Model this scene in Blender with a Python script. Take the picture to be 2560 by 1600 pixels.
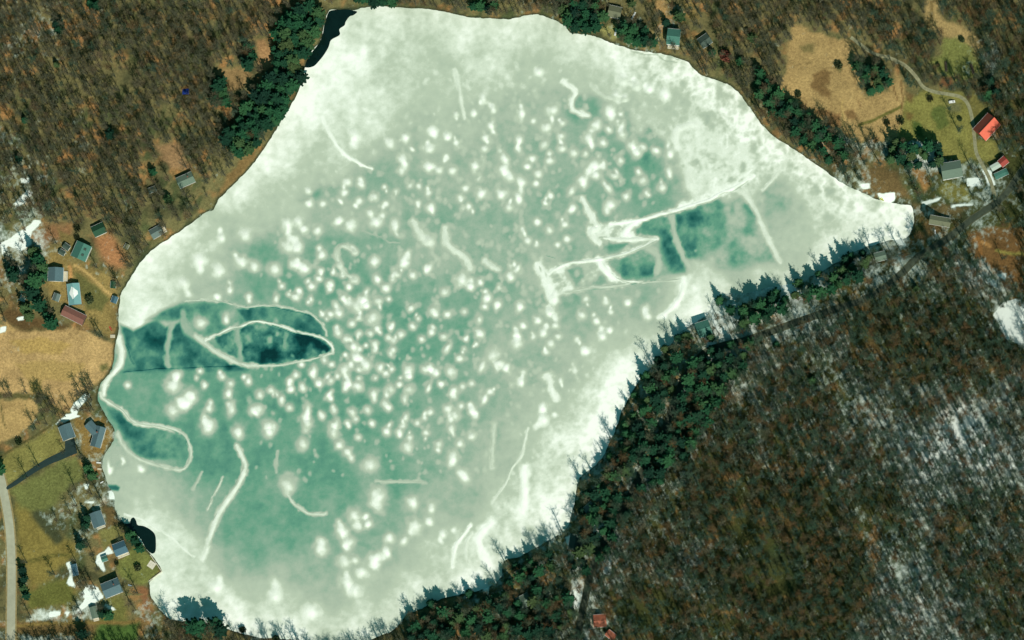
import bpy, math, random
import numpy as np
from mathutils import Vector, Matrix

random.seed(11); RNG = np.random.default_rng(11)
for o in list(bpy.data.objects): bpy.data.objects.remove(o)
SC = bpy.context.scene; COL = SC.collection
R = math.radians

# ------------------------------------------------------------------ camera, sky, sun, exposure
M = 0.30                                   # metres per pixel of the 2560 px wide photograph, on the lake level
W_M = 2560*M
ALT = 3000.0; CX, CY = 330.0, -430.0       # the aircraft flies high up, a little to the south-east
cam_d = bpy.data.cameras.new('camera'); cam = bpy.data.objects.new('camera', cam_d); COL.objects.link(cam)
cam.location = (CX, CY, ALT); cam.rotation_euler = (0, 0, 0)
cam_d.sensor_width = 36; cam_d.lens = 36*ALT/W_M
cam_d.shift_x = -CX/W_M; cam_d.shift_y = -CY/W_M
cam_d.clip_start = 10; cam_d.clip_end = 20000
SC.camera = cam

SUN_EL = 44.0; SDX, SDY = 0.45, -0.89      # towards the sun
sun_d = bpy.data.lights.new('sun', 'SUN'); sun_d.energy = 4.25; sun_d.angle = R(0.5); sun_d.color = (1.0, 0.955, 0.87)
sun = bpy.data.objects.new('sun', sun_d); COL.objects.link(sun)
_n = math.hypot(SDX, SDY); ce = math.cos(R(SUN_EL))
SDIR = Vector((SDX/_n*ce, SDY/_n*ce, math.sin(R(SUN_EL))))
sun.rotation_euler = SDIR.to_track_quat('Z', 'Y').to_euler()
sun.location = (0, 0, 400)
world = bpy.data.worlds.new('World'); SC.world = world; world.use_nodes = True
wn = world.node_tree; wn.nodes.clear()
wo = wn.nodes.new('ShaderNodeOutputWorld'); wb = wn.nodes.new('ShaderNodeBackground')
sky = wn.nodes.new('ShaderNodeTexSky'); sky.sky_type = 'NISHITA'; sky.sun_disc = False
sky.sun_elevation = R(SUN_EL); sky.sun_rotation = math.atan2(SDX, SDY) % (2*math.pi)
wm = wn.nodes.new('ShaderNodeMix'); wm.data_type = 'RGBA'; wm.blend_type = 'MULTIPLY'; wm.inputs[0].default_value = 1
wm.inputs[7].default_value = (0.36, 1.05, 0.80, 1)
wn.links.new(sky.outputs[0], wm.inputs[6]); wn.links.new(wm.outputs[2], wb.inputs[0]); wn.links.new(wb.outputs[0], wo.inputs[0])
wb.inputs[1].default_value = 0.066
SC.view_settings.view_transform = 'Standard'; SC.view_settings.look = 'None'
SC.view_settings.exposure = 0.14; SC.view_settings.gamma = 1; SC.view_settings.use_curve_mapping = False

# ------------------------------------------------------------------ numbers: noise, polygons, curves
def lin(c):
    c = np.asarray(c, float)/255.0
    return np.where(c <= 0.04045, c/12.92, ((c+0.055)/1.055)**2.4)
def L4(c): return tuple(lin(c))+(1.0,)

def hash2(ix, iy, seed):
    h = (ix.astype(np.int64)*374761393 + iy.astype(np.int64)*668265263 + seed*2147483647*0 + seed*974711) & 0xffffffff
    h = ((h ^ (h >> 13))*1274126177) & 0xffffffff
    return ((h ^ (h >> 16)) & 0xffffff)/float(0xffffff)
def vnoise(x, y, seed=0):
    xi = np.floor(x); yi = np.floor(y); fx = x-xi; fy = y-yi
    fx = fx*fx*(3-2*fx); fy = fy*fy*(3-2*fy)
    a = hash2(xi, yi, seed); b = hash2(xi+1, yi, seed); c = hash2(xi, yi+1, seed); d = hash2(xi+1, yi+1, seed)
    return (a*(1-fx)+b*fx)*(1-fy)+(c*(1-fx)+d*fx)*fy
def fbm(x, y, size, octs=3, seed=0):
    s = 0; a = 1; t = 0
    for k in range(octs):
        s = s+a*vnoise(x/size*2**k+17.3*k, y/size*2**k-9.1*k, seed+k*7); t += a; a *= 0.55
    return s/t                                            # 0..1, mean 0.5
def sstep(a, b, x):
    t = np.clip((x-a)/(b-a), 0, 1); return t*t*(3-2*t)
def seg_dist(X, Y, pts, closed=False):
    pts = list(pts)+([pts[0]] if closed else [])
    best = np.full(X.shape, 1e18)
    for (x0, y0), (x1, y1) in zip(pts[:-1], pts[1:]):
        dx, dy = x1-x0, y1-y0; l2 = dx*dx+dy*dy+1e-9
        t = np.clip(((X-x0)*dx+(Y-y0)*dy)/l2, 0, 1)
        np.minimum(best, (X-x0-t*dx)**2+(Y-y0-t*dy)**2, out=best)
    return np.sqrt(best)
def inside(X, Y, pts):
    r = np.zeros(X.shape, bool); n = len(pts)
    for i in range(n):
        x0, y0 = pts[i]; x1, y1 = pts[(i+1) % n]
        if y0 == y1: continue
        c = ((y0 > Y) != (y1 > Y)) & (X < (x1-x0)*(Y-y0)/(y1-y0)+x0)
        r ^= c
    return r
def sdist(X, Y, pts):                                     # negative inside
    d = seg_dist(X, Y, pts, True); return np.where(inside(X, Y, pts), -d, d)
def smooth(pts, n=4, closed=False):                       # Catmull-Rom through the points
    P = [np.array(p, float) for p in pts]; out = []
    N = len(P); rng = range(N) if closed else range(N-1)
    for i in rng:
        p0 = P[(i-1) % N] if (closed or i > 0) else P[0]*2-P[1]
        p1 = P[i]; p2 = P[(i+1) % N]
        p3 = P[(i+2) % N] if (closed or i+2 < N) else P[-1]*2-P[-2]
        for k in range(n):
            t = k/n
            out.append(tuple(0.5*((2*p1)+(-p0+p2)*t+(2*p0-5*p1+4*p2-p3)*t*t+(-p0+3*p1-3*p2+p3)*t**3)))
    if not closed: out.append(tuple(P[-1]))
    return out
TF = 640/1792
def T(ox, oy, pts, f=TF): return [(ox+p[0]*f, oy+p[1]*f)+tuple(p[2:]) for p in pts]
def pmask(X, Y, pts, soft):                               # soft polygon mask 0..1
    xs = [p[0] for p in pts]; ys = [p[1] for p in pts]
    m = np.zeros(X.shape); b = (X > min(xs)-soft*2) & (X < max(xs)+soft*2) & (Y > min(ys)-soft*2) & (Y < max(ys)+soft*2)
    if b.any(): m[b] = 1-sstep(-soft, soft, sdist(X[b], Y[b], pts))
    return m
def lmask(X, Y, pts, w, soft):                            # soft line mask, half width w
    xs = [p[0] for p in pts]; ys = [p[1] for p in pts]; e = w+soft
    m = np.zeros(X.shape); b = (X > min(xs)-e) & (X < max(xs)+e) & (Y > min(ys)-e) & (Y < max(ys)+e)
    if b.any(): m[b] = 1-sstep(max(w-soft, 0), w+soft, seg_dist(X[b], Y[b], [p[:2] for p in pts]))
    return m
def idw(X, Y, C, s=30.0, p=1.7):
    num = np.zeros(X.shape); den = np.zeros(X.shape)
    for cx, cy, v in C:
        w = 1.0/((X-cx)**2+(Y-cy)**2+s*s)**p
        num += w*v; den += w
    return num/den

# ------------------------------------------------------------------ survey of the place (map grid: 1 unit = 0.3 m, y southwards)
LAKE = [(826,25),(886,25),(905,20),(950,16),(1015,20),(1075,24),(1110,30),(1165,42),(1215,45),(1270,48),(1307,40),(1345,35),(1376,47),(1413,64),(1425,82),
 (1465,86),(1503,97),(1545,113),(1587,126),(1635,132),(1683,140),(1722,158),(1746,184),(1788,200),(1831,217),(1857,244),(1879,276),(1905,312),(1937,342),(1974,366),
 (2011,391),(2053,420),(2098,453),(2134,471),(2170,489),(2206,503),(2241,509),(2277,514),(2284,540),(2280,576),(2262,596),(2228,612),(2196,622),(2160,632),(2120,655),
 (2080,678),(2040,700),(1980,722),(1930,728),(1885,742),(1850,745),(1810,748),(1785,765),(1782,785),(1764,800),(1742,818),(1710,838),(1690,862),(1668,888),(1640,922),(1612,948),
 (1590,985),(1572,1015),(1556,1050),(1540,1095),(1520,1140),(1490,1180),(1455,1205),(1446,1245),(1436,1295),(1420,1335),(1394,1352),(1345,1382),(1300,1405),(1265,1412),(1262,1450),(1240,1470),
 (1205,1486),(1165,1496),(1110,1508),(1060,1532),(1020,1550),(992,1585),(950,1603),(880,1614),(800,1604),(700,1597),(640,1592),(586,1578),(560,1566),(536,1556),(505,1562),(478,1558),(461,1552),
 (428,1549),(407,1531),(386,1503),(375,1485),(375,1456),(389,1440),(405,1428),(393,1408),(382,1392),(371,1378),(354,1356),(343,1339),(329,1324),(307,1303),(296,1289),(286,1260),(286,1235),(271,1217),
 (266,1199),(257,1174),(257,1146),(271,1121),(286,1099),(286,1074),(271,1048),(257,1026),(246,1001),(246,973),(257,951),(275,933),(284,908),(286,873),(293,841),(296,826),(298,773),(303,737),
 (318,708),(336,680),(357,648),(393,616),(436,587),(478,558),(514,532),(532,525),(546,500),(571,475),(603,443),(640,400),(686,332),(711,289),(736,250),(752,210),(760,175),(768,150),(785,122),(800,105),(812,60)]
_i0, _i1 = LAKE.index((2228,612)), LAKE.index((880,1614))
LAKE = [(p[0]-6, p[1]-11) if _i0 <= i <= _i1 and p != (880,1614) else p for i, p in enumerate(LAKE)]
LAKE = smooth(LAKE, 2, True)
LAKE_A = np.array(LAKE)
def lake_sd(X, Y):
    far = (X < 100) | (X > 2450) | (Y < -150) | (Y > 1750)
    d = np.full(X.shape, 300.0); n = ~far
    if n.any(): d[n] = sdist(X[n], Y[n], LAKE)+(fbm(X[n], Y[n], 13, 3, 201)-0.5)*6
    return d
PV_ROAD = [(2640,330),(2560,420),(2505,495),(2434,545),(2363,600),(2298,640),(2256,682),(2216,716),(2170,744),(2120,763),(2063,781),(1990,806),(1920,832),(1860,852),(1815,862),(1773,876),(1738,905),(1705,960),(1680,1020),(1660,1080),
 (1640,1125),(1600,1190),(1562,1268),(1530,1317),(1500,1374),(1484,1410),(1472,1450),(1462,1503),(1451,1550),(1435,1640)]
W_ROAD = [(-60,1060),(-20,1140),(0,1190),(12,1245),(23,1310),(28,1380),(29,1450),(28,1530),(27,1640)]
E_DRIVE = [(2490,500),(2475,450),(2456,412),(2441,382),(2436,343),(2431,300),(2420,261),(2402,243),(2374,236),(2338,230),(2309,218),(2291,193),(2263,164),(2224,145),(2181,132),(2127,93)]

# hill heights in metres over the ice
def terrain(x, y, sd=None):
    X = x/M+1280; Y = 800-y/M
    u = (X-1860)*0.62+(Y-860)*0.60                        # rises south-east behind the road
    se = np.logaddexp(0, (u-10)/120)*120*M*0.23
    se = 85*np.tanh(se/85)
    v = (640-X)*0.80+(420-Y)*0.55
    nw = np.logaddexp(0, (v-40)/120)*120*M*0.10; nw = 60*np.tanh(nw/60)
    w = (X-2050)*0.5+(330-Y)*0.8
    ne = np.logaddexp(0, w/120)*120*M*0.06; ne = 40*np.tanh(ne/40)
    bumps = (fbm(X, Y, 160, 3, 5)-0.5)*3.0
    k = 1.0
    if sd is None: sd = lake_sd(X, Y)
    k = sstep(0, 70, sd)
    base = np.clip(sd*M*0.28, -1.2, 0.75)
    return base+k*(se+nw+ne+bumps+0.6)
def Pw(px, py, z):                                        # map grid -> ground position under a point seen at height z
    gx, gy = (px-1280)*M, (800-py)*M
    f = (ALT-z)/ALT
    return CX+(gx-CX)*f, CY+(gy-CY)*f
def place(px, py, lift=0.0):
    z = np.zeros(np.shape(px))
    for _ in range(4):
        x, y = Pw(np.asarray(px, float), np.asarray(py, float), z+lift)
        z = terrain(np.atleast_1d(x), np.atleast_1d(y)).reshape(np.shape(px))
    return x, y, z
def to_map(x, y, z):
    f = ALT/(ALT-z); gx = CX+(x-CX)*f; gy = CY+(y-CY)*f
    return gx/M+1280, 800-gy/M

# ------------------------------------------------------------------ snow and ice survey
b = 1.0583
ICE_PTS = [(x*b, y*b, v) for x, y, v in [
 (900,60,.93),(800,150,.95),(700,250,.96),(650,350,.97),(560,460,.95),(420,560,.95),(340,650,.97),(310,730,.92),(1000,80,.88),(1100,70,.92),(1250,70,.92),(1350,110,.92),(1450,140,.94),(1550,180,.95),
 (1650,220,.95),(1750,280,.96),(1830,340,.96),(1900,400,.95),(2000,460,.95),(2100,510,.95),(950,150,.82),(1050,150,.75),(1000,220,.76),(900,230,.85),(1150,130,.80),(1250,150,.77),(1350,180,.76),(1450,200,.76),
 (1600,260,.82),(1700,330,.85),(1750,400,.85),(1650,400,.85),(1680,350,.86),(850,300,.86),(800,380,.84),(750,430,.78),(700,500,.74),(600,520,.80),(520,560,.80),(450,620,.80),(400,680,.86),
 (1000,300,.68),(1100,300,.68),(1200,300,.68),(1300,250,.66),(1390,270,.50),(1450,300,.52),(1550,300,.66),(1600,240,.72),(1520,370,.46),(1400,350,.52),(1300,380,.60),(1200,400,.62),(1100,420,.62),(1000,430,.62),
 (900,420,.62),(850,450,.60),(750,470,.62),(1580,450,.50),(1500,430,.50),(1400,450,.55),(1300,480,.58),(1200,500,.61),(1100,500,.62),(1000,500,.64),(900,500,.66),(800,510,.66),(700,560,.52),(620,590,.48),
 (550,600,.62),(500,640,.66),(450,690,.72),(800,580,.48),(900,600,.54),(1000,600,.56),(1050,560,.60),(700,650,.45),(600,660,.50),(800,650,.45),(900,680,.47),(1000,700,.50),(1100,700,.53),(1200,600,.58),
 (1150,650,.56),(1250,700,.62),(1350,560,.58),(1350,480,.54),(1300,600,.62),(950,750,.42),(900,800,.42),(1000,800,.47),(1100,780,.52),(1200,780,.60),(1300,780,.63),(1400,760,.62),(1450,720,.60),(1520,720,.58),
 (1550,700,.60),(1600,720,.88),(850,900,.42),(950,900,.43),(1050,900,.50),(1150,900,.60),(1250,900,.65),(1350,880,.72),(1420,850,.76),(1450,870,.95),(1500,800,.76),(1450,800,.70),(1520,830,.92),(1480,880,1.0),(1430,980,1.0),
 (700,920,.42),(600,920,.42),(500,920,.41),(400,900,.40),(320,900,.44),(350,960,.42),(450,980,.42),(550,1000,.42),(650,1030,.42),(750,1000,.43),(850,1000,.43),(950,1000,.46),(1050,1000,.52),(1150,1000,.62),
 (1250,1000,.67),(1320,960,.74),(1400,950,.95),(1350,1050,.97),(1300,1100,.9),(500,1080,.42),(450,1100,.46),(600,1100,.42),(700,1100,.42),(800,1100,.43),(900,1100,.46),(1000,1100,.52),(1100,1080,.62),(1200,1080,.70),
 (1250,1150,.78),(1320,1180,1.0),(1300,1230,1.0),(1380,1090,1.0),(400,1130,.66),(350,1160,.74),(300,1150,.76),(450,1170,.60),(500,1200,.54),(600,1180,.46),(700,1200,.43),(800,1200,.46),(900,1180,.52),(1000,1200,.58),(1100,1200,.65),
 (1180,1220,.80),(1250,1220,.90),(350,1230,.84),(400,1280,.88),(450,1330,.88),(400,1400,.92),(430,1450,.95),(550,1250,.50),(600,1300,.50),(550,1320,.58),(700,1280,.52),(700,1350,.60),(600,1400,.70),(500,1400,.82),
 (800,1300,.58),(900,1300,.62),(1000,1320,.70),(800,1400,.67),(700,1420,.74),(600,1450,.88),(700,1480,.96),(850,1460,.93),(1000,1380,.88),(950,1400,.88),(1050,1330,.77),(1120,1300,.84),(1180,1300,.88),(900,1380,.68),(1100,1370,.95),
 (550,1450,.97),(1850,470,.50),(1870,520,.64),(1900,450,.88),(1900,570,.80),(1950,520,.82),(2000,560,.85),(1850,600,.74),(1750,620,.66),(1700,620,.72),(1680,665,.95),(1640,720,1.0),(1800,640,.88),(1950,590,.90),(2050,540,.92),(1780,560,.66)]]
DARK = [  # clearer, darker ice: polygon, target value, mottling, edge softness
 (T(260,700,[(150,440),(230,480),(300,520),(420,430),(520,390),(620,470),(760,420),(800,540),(950,640),(1080,760),(1340,860),(1450,905),(200,925),(320,880),(270,770),(215,650)],600/2420), .24, .32, 7),
 (T(260,700,[(420,400),(600,300),(820,215),(1000,200),(1200,230),(1310,260),(1430,400),(1360,470),(1150,550),(1000,590),(850,520),(780,400),(640,420)],600/2420), .41, .28, 8),
 (T(260,700,[(1330,290),(1450,280),(1700,275),(1920,310),(2060,350),(2160,420),(2230,500),(2230,580),(1960,540),(1820,470),(1600,410),(1450,430),(1400,360)],600/2420), .31, .30, 4),
 (T(260,700,[(1110,580),(1250,500),(1400,470),(1540,425),(1650,440),(1900,545),(2090,575),(2220,620),(2290,690),(2230,750),(2000,800),(1800,835),(1440,845),(1300,770),(1160,680)],600/2420), .20, .58, 4),
 (T(0,1060,[(830,20),(950,8),(1080,20),(1200,50),(1260,100),(1285,160),(1250,240),(1150,250),(1010,240),(930,200),(870,120)]), .36, .30, 8),
 (T(120,980,[(760,200),(860,200),(1000,330),(1100,400),(1100,560),(960,600),(900,420)],320/1613), .30, .25, 8),
 (T(1340,430,[(1000,480),(1240,420),(1480,340),(1700,230),(1800,300),(1830,620),(1700,760),(1560,830),(1480,820),(1400,960),(1220,960),(1160,640),(950,600),(940,540)],640/2420), .37, .36, 13),
 (T(1340,430,[(690,860),(880,780),(1040,720),(1170,780),(1190,960),(1100,1000),(860,1000),(720,940)],640/2420), .41, .36, 12),
 (T(1340,430,[(280,930),(520,880),(600,960),(660,1050),(480,1080),(380,1040)],640/2420), .50, .25, 8),
 (T(1340,430,[(1790,300),(1900,200),(2010,300),(2080,470),(2180,640),(2250,780),(2280,860),(1700,900),(1560,840),(1720,740),(1830,620)],640/2420), .54, .36, 18),
 (T(1340,430,[(2140,190),(2260,120),(2420,180),(2420,300),(2280,240),(2180,270)],640/2420), .60, .3, 14),
 (T(1340,430,[(1980,330),(2060,380),(2080,480),(2040,560),(1990,520)],640/2420), .42, .3, 8),
 (T(1340,430,[(650,690),(880,650),(900,700),(700,760)],640/2420), .48, .2, 8),
 (T(1340,430,[(240,1180),(400,1160),(420,1260),(280,1290)],640/2420), .46, .2, 9),
 (T(640,0,[(300,1400),(420,1330),(560,1290),(600,1320),(420,1400)]), .50, .2, 14),
 (T(1280,0,[(350,700),(540,680),(620,760),(560,850),(420,840),(340,760)]), .48, .2, 14),
 (T(120,980,[(750,1160),(860,1160),(905,1190),(880,1230),(760,1210)],320/1613), .22, .1, 4),
]
# wind-blown ridges and vehicle tracks: name, label, value, half width (map units), relief m, points, object?
RID = []
def rid(label, v, w, pts, relief=0.2, obj=True, soft=None): RID.append((label, v, w, smooth(pts, 3), relief, obj, soft or w*0.75))
S5 = 600/2420; S2 = 640/2420
rid('long S-shaped white snow streak running down the south-west ice', .92, 8, T(0,1060,[(1660,150),(1700,230),(1715,310),(1660,430),(1560,580),(1500,700),(1460,830),(1420,950)]), .4)
rid('thin straight snow streak on grey ice beside the long S-shaped one', .84, 2.6, T(0,1060,[(1560,370),(1510,470),(1450,600)]), .15)
rid('faint short snow streak on the green ice south-east of the small loop', .72, 4, T(0,1060,[(1410,340),(1380,400),(1350,460)]), .1)
rid('white snow bank along the open end of the small south-west ice loop', .84, 4.2, T(0,1060,[(940,0),(1080,10),(1200,32),(1280,70),(1325,140),(1335,220),(1305,300),(1250,320),(1180,310)]), .35)
rid('pale curved snow bank along the lower edge of the small south-west loop', .82, 4.6, T(0,1060,[(1180,310),(1100,290),(980,245),(900,195),(850,130),(820,60)]), .3)
rid('faint diagonal snow seam across the grey ice by the open water hole', .92, 3, T(0,1060,[(870,630),(1000,670),(1100,740),(1200,790),(1280,870),(1360,940)]), .12)
rid('white shore ridge beside the tan field on the west bank', .95, 8, T(260,700,[(150,580),(175,700),(170,830),(90,940),(10,1060),(0,1150)],S5), .4)
rid('narrow snow ridge curving from the west bank to the small loop', .88, 5, T(120,980,[(660,20),(700,80),(830,160),(950,240),(1060,360),(1150,400),(1300,420),(1450,450),(1610,490)],320/1613), .3)
rid('thick pale snow ridge forming the lower left edge of the dark lens of ice', .85, 7, T(260,700,[(920,560),(1000,630),(1100,710),(1250,790),(1400,855),(1540,860)],S5), .4)
rid('faint pale patch of snow above the left end of the dark lens', .58, 9, T(260,700,[(790,330),(815,430),(880,530)],S5), .15)
rid('white ridge along the top of the dark lens-shaped patch of ice', .93, 3.6, T(260,700,[(1020,610),(1120,560),(1260,490),(1400,460),(1470,420),(1560,410),(1700,440),(1860,490),(1960,535),(2100,555),(2230,600),(2300,670),(2310,730)],S5), .3)
rid('thin snow ridge closing the dark lens of ice along its bottom', .84, 3, T(260,700,[(1540,860),(1750,860),(1950,825),(2100,795),(2230,755),(2310,730)],S5), .2)
rid('thin white seam arching over the darker crescent of ice', .84, 2.6, T(260,700,[(820,215),(1000,198),(1200,222),(1320,250),(1430,278),(1600,258),(1800,272),(1950,305),(2080,345),(2180,420),(2240,510),(2260,560)],S5), .2)
rid('pale vertical snow streak in the dark square of ice on the west side', .62, 7, T(260,700,[(680,450),(660,560),(640,700),(640,800),(650,880)],S5), .2)
rid('pale vertical snow streak inside the left half of the dark ice lens', .58, 7.5, T(260,700,[(1340,500),(1350,620),(1370,720),(1380,800)],S5), .2)
rid('short faint snow streak inside the right half of the dark ice lens', .50, 5, T(260,700,[(1840,550),(1830,620),(1825,680)],S5), .1)
rid('hook-shaped snow drift on green ice north-east of the dark lens', .84, 7, T(640,530,[(690,285),(640,245),(590,240),(570,300),(585,370)]), .35)
rid('chain of snow drift trailing south-east below the hook-shaped drift', .84, 6, T(640,530,[(590,380),(640,440),(700,475)]), .3)
rid('slanting white drift in the grey ice above the lake centre', .88, 10, T(640,530,[(1095,70),(1130,130),(1170,180),(1210,215)]), .45)
rid('ragged white drift slanting down from the middle of the lake', .88, 10, T(640,530,[(1320,120),(1340,220),(1400,270),(1470,320),(1500,400)]), .45)
rid('short white drift right of the ragged slanting drift', .88, 9, T(640,530,[(1600,340),(1640,380),(1690,405)]), .4)
rid('hair-thin snow line across the green ice north of the lake centre', .66, 1.8, T(640,530,[(740,130),(870,180),(920,210),(1000,212)]), .08)
rid('white ridge along the northern edge of the dark eastern ice', .99, 6, T(1340,430,[(2060,40),(1960,100),(1850,160),(1740,205),(1640,265),(1500,310),(1320,365),(1180,400),(1040,440),(850,475),(700,490)],S2), .4)
rid('bright snow tongue turning back below the northern east ridge', 1.0, 10, T(1340,430,[(960,460),(880,520),(840,580),(900,620)],S2), .45)
rid('pale wedge of snow pointing east into the dark ice', .92, 6, T(1340,430,[(640,620),(800,640),(950,635),(1140,635)],S2), .3)
rid('white ridge slanting south-west from the tip of the eastern wedge', .95, 5.5, T(1340,430,[(1140,640),(1020,700),(880,760),(740,800),(600,825),(460,845),(300,865),(180,920),(120,960)],S2), .4)
rid('bright white snow tongue curling into the lower eastern track', 1.0, 11, T(1340,430,[(590,830),(620,900),(680,960),(760,1010)],S2), .45)
rid('thin white track running east along the lower edge of the dark ice', .95, 3.4, T(1340,430,[(740,1005),(860,1030),(1010,1038)],S2), .2)
rid('thin crack of snow along the south edge of the eastern dark ice', .86, 2.4, T(1340,430,[(1010,1045),(1200,1035),(1390,1012)],S2), .15)
rid('pale wavy seam along the lower south edge of the eastern tangle', .84, 5, T(1340,430,[(260,1140),(420,1115),(620,1090),(800,1070),(880,1055)],S2), .2)
rid('white drift dropping south from the eastern track corner to the shore', .98, 8, T(1340,430,[(1395,1020),(1390,1120),(1340,1220),(1250,1320),(1160,1380)],S2), .4)
rid('long pale stripe crossing the dark eastern ice from north to south', .74, 8.5, T(1340,430,[(1290,420),(1310,560),(1340,680),(1400,800),(1460,920)],S2), .25)
rid('curved pale stripe in the dark ice between the two eastern ridges', .74, 8.5, T(1340,430,[(1060,720),(1140,770),(1160,850),(1140,960)],S2), .25)
rid('pale stripe running south-east across the grey ice of the eastern arm', .88, 8, T(1340,430,[(1920,150),(2000,240),(2080,370),(2150,520),(2220,680),(2310,850)],S2), .3)
rid('short pale stripe slanting by the north bank of the eastern arm', .88, 5, T(1340,430,[(2290,0),(2220,90),(2140,180)],S2), .2)
rid('white tangle of drifts at the west end of the upper eastern ridge', .93, 9, T(1340,430,[(430,250),(480,350),(560,470),(590,530),(520,560),(550,640),(600,680)],S2), .4)
rid('tangled white drift at the west end of the lower eastern ridge', .95, 12, T(1340,430,[(20,880),(80,980),(130,1060),(140,1140),(180,1210)],S2), .4)
rid('vertical string of drift south of the eastern tangle', .92, 8, T(1340,430,[(130,1280),(160,1350),(190,1400)],S2), .35)
rid('pale vertical drift streak on the grey ice west of the south-east bank', .94, 9, T(1100,900,[(1020,150),(1050,260),(1100,370)],400/1512), .4)
rid('curved tail of the comet-shaped drift in the south of the lake', .84, 5, T(640,1060,[(215,490),(270,565),(340,615),(410,632),(490,626)]), .25)
rid('straight level snow streak in the southern green ice', .76, 4, T(640,1060,[(840,398),(1000,403),(1190,410)]), .15)
rid('small upright faint streak left of the comet-shaped drift', .70, 4, T(640,1060,[(160,190),(142,270),(150,340)]), .1)
rid('upright pale streak on the grey ice towards the south-east bank', .82, 6, T(1100,900,[(515,610),(500,760),(490,900),(490,1020)],400/1512), .2)
rid('long thin snow track slanting down towards the south shore', .88, 3.8, T(1100,900,[(830,640),(790,820),(760,920),(680,1020),(620,1170),(490,1350)],400/1512), .2)
rid('bright finger of snow reaching north from the south-east bank', 1.0, 12, T(1100,900,[(800,1010),(800,1120),(800,1260),(780,1450)],400/1512), .4)
rid('left white finger of the fan of drifts by the south shore', .98, 6, T(640,1060,[(1380,1000),(1390,900),(1410,830),(1500,710)]), .35)
rid('right white finger of the fan of drifts by the south shore', 1.0, 12, T(640,1060,[(1650,690),(1580,760),(1560,830),(1600,930),(1640,1000)]), .4)
rid('middle faint finger in the fan of drifts by the south shore', .90, 5, T(640,1060,[(1510,760),(1470,850),(1490,960),(1540,1010)]), .25)
rid('crescent-shaped snow streak on the north-west ice', .97, 5, T(640,0,[(470,830),(520,950),(590,1050),(700,1130),(810,1180)]), .3)
rid('upright pale streak in the northern grey ice', .88, 6, T(640,0,[(1390,490),(1420,600),(1440,750),(1460,830)]), .25)
rid('comma-shaped snow drift on the green ice in the north-east', .95, 8, T(1280,0,[(360,570),(440,640),(420,700),(430,770),(530,810)]), .4)
rid('pale edge of crusted snow in the north-east ice', .93, 12, T(1280,0,[(1150,1020),(1150,920),(1220,880),(1300,870)]), .35)
rid('pale lobe of crusted snow above the eastern ridge', .90, 14, T(1280,0,[(1230,1200),(1240,1290),(1290,1340)]), .35)
rid('pale rope of snow under the northern shore ice', .88, 8, T(1280,0,[(740,545),(800,570),(880,610)]), .3)
rid('faint elbow of snow in the north-eastern grey ice', .82, 7, T(1280,0,[(560,600),(620,660),(720,690),(800,690)]), .25)
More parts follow.
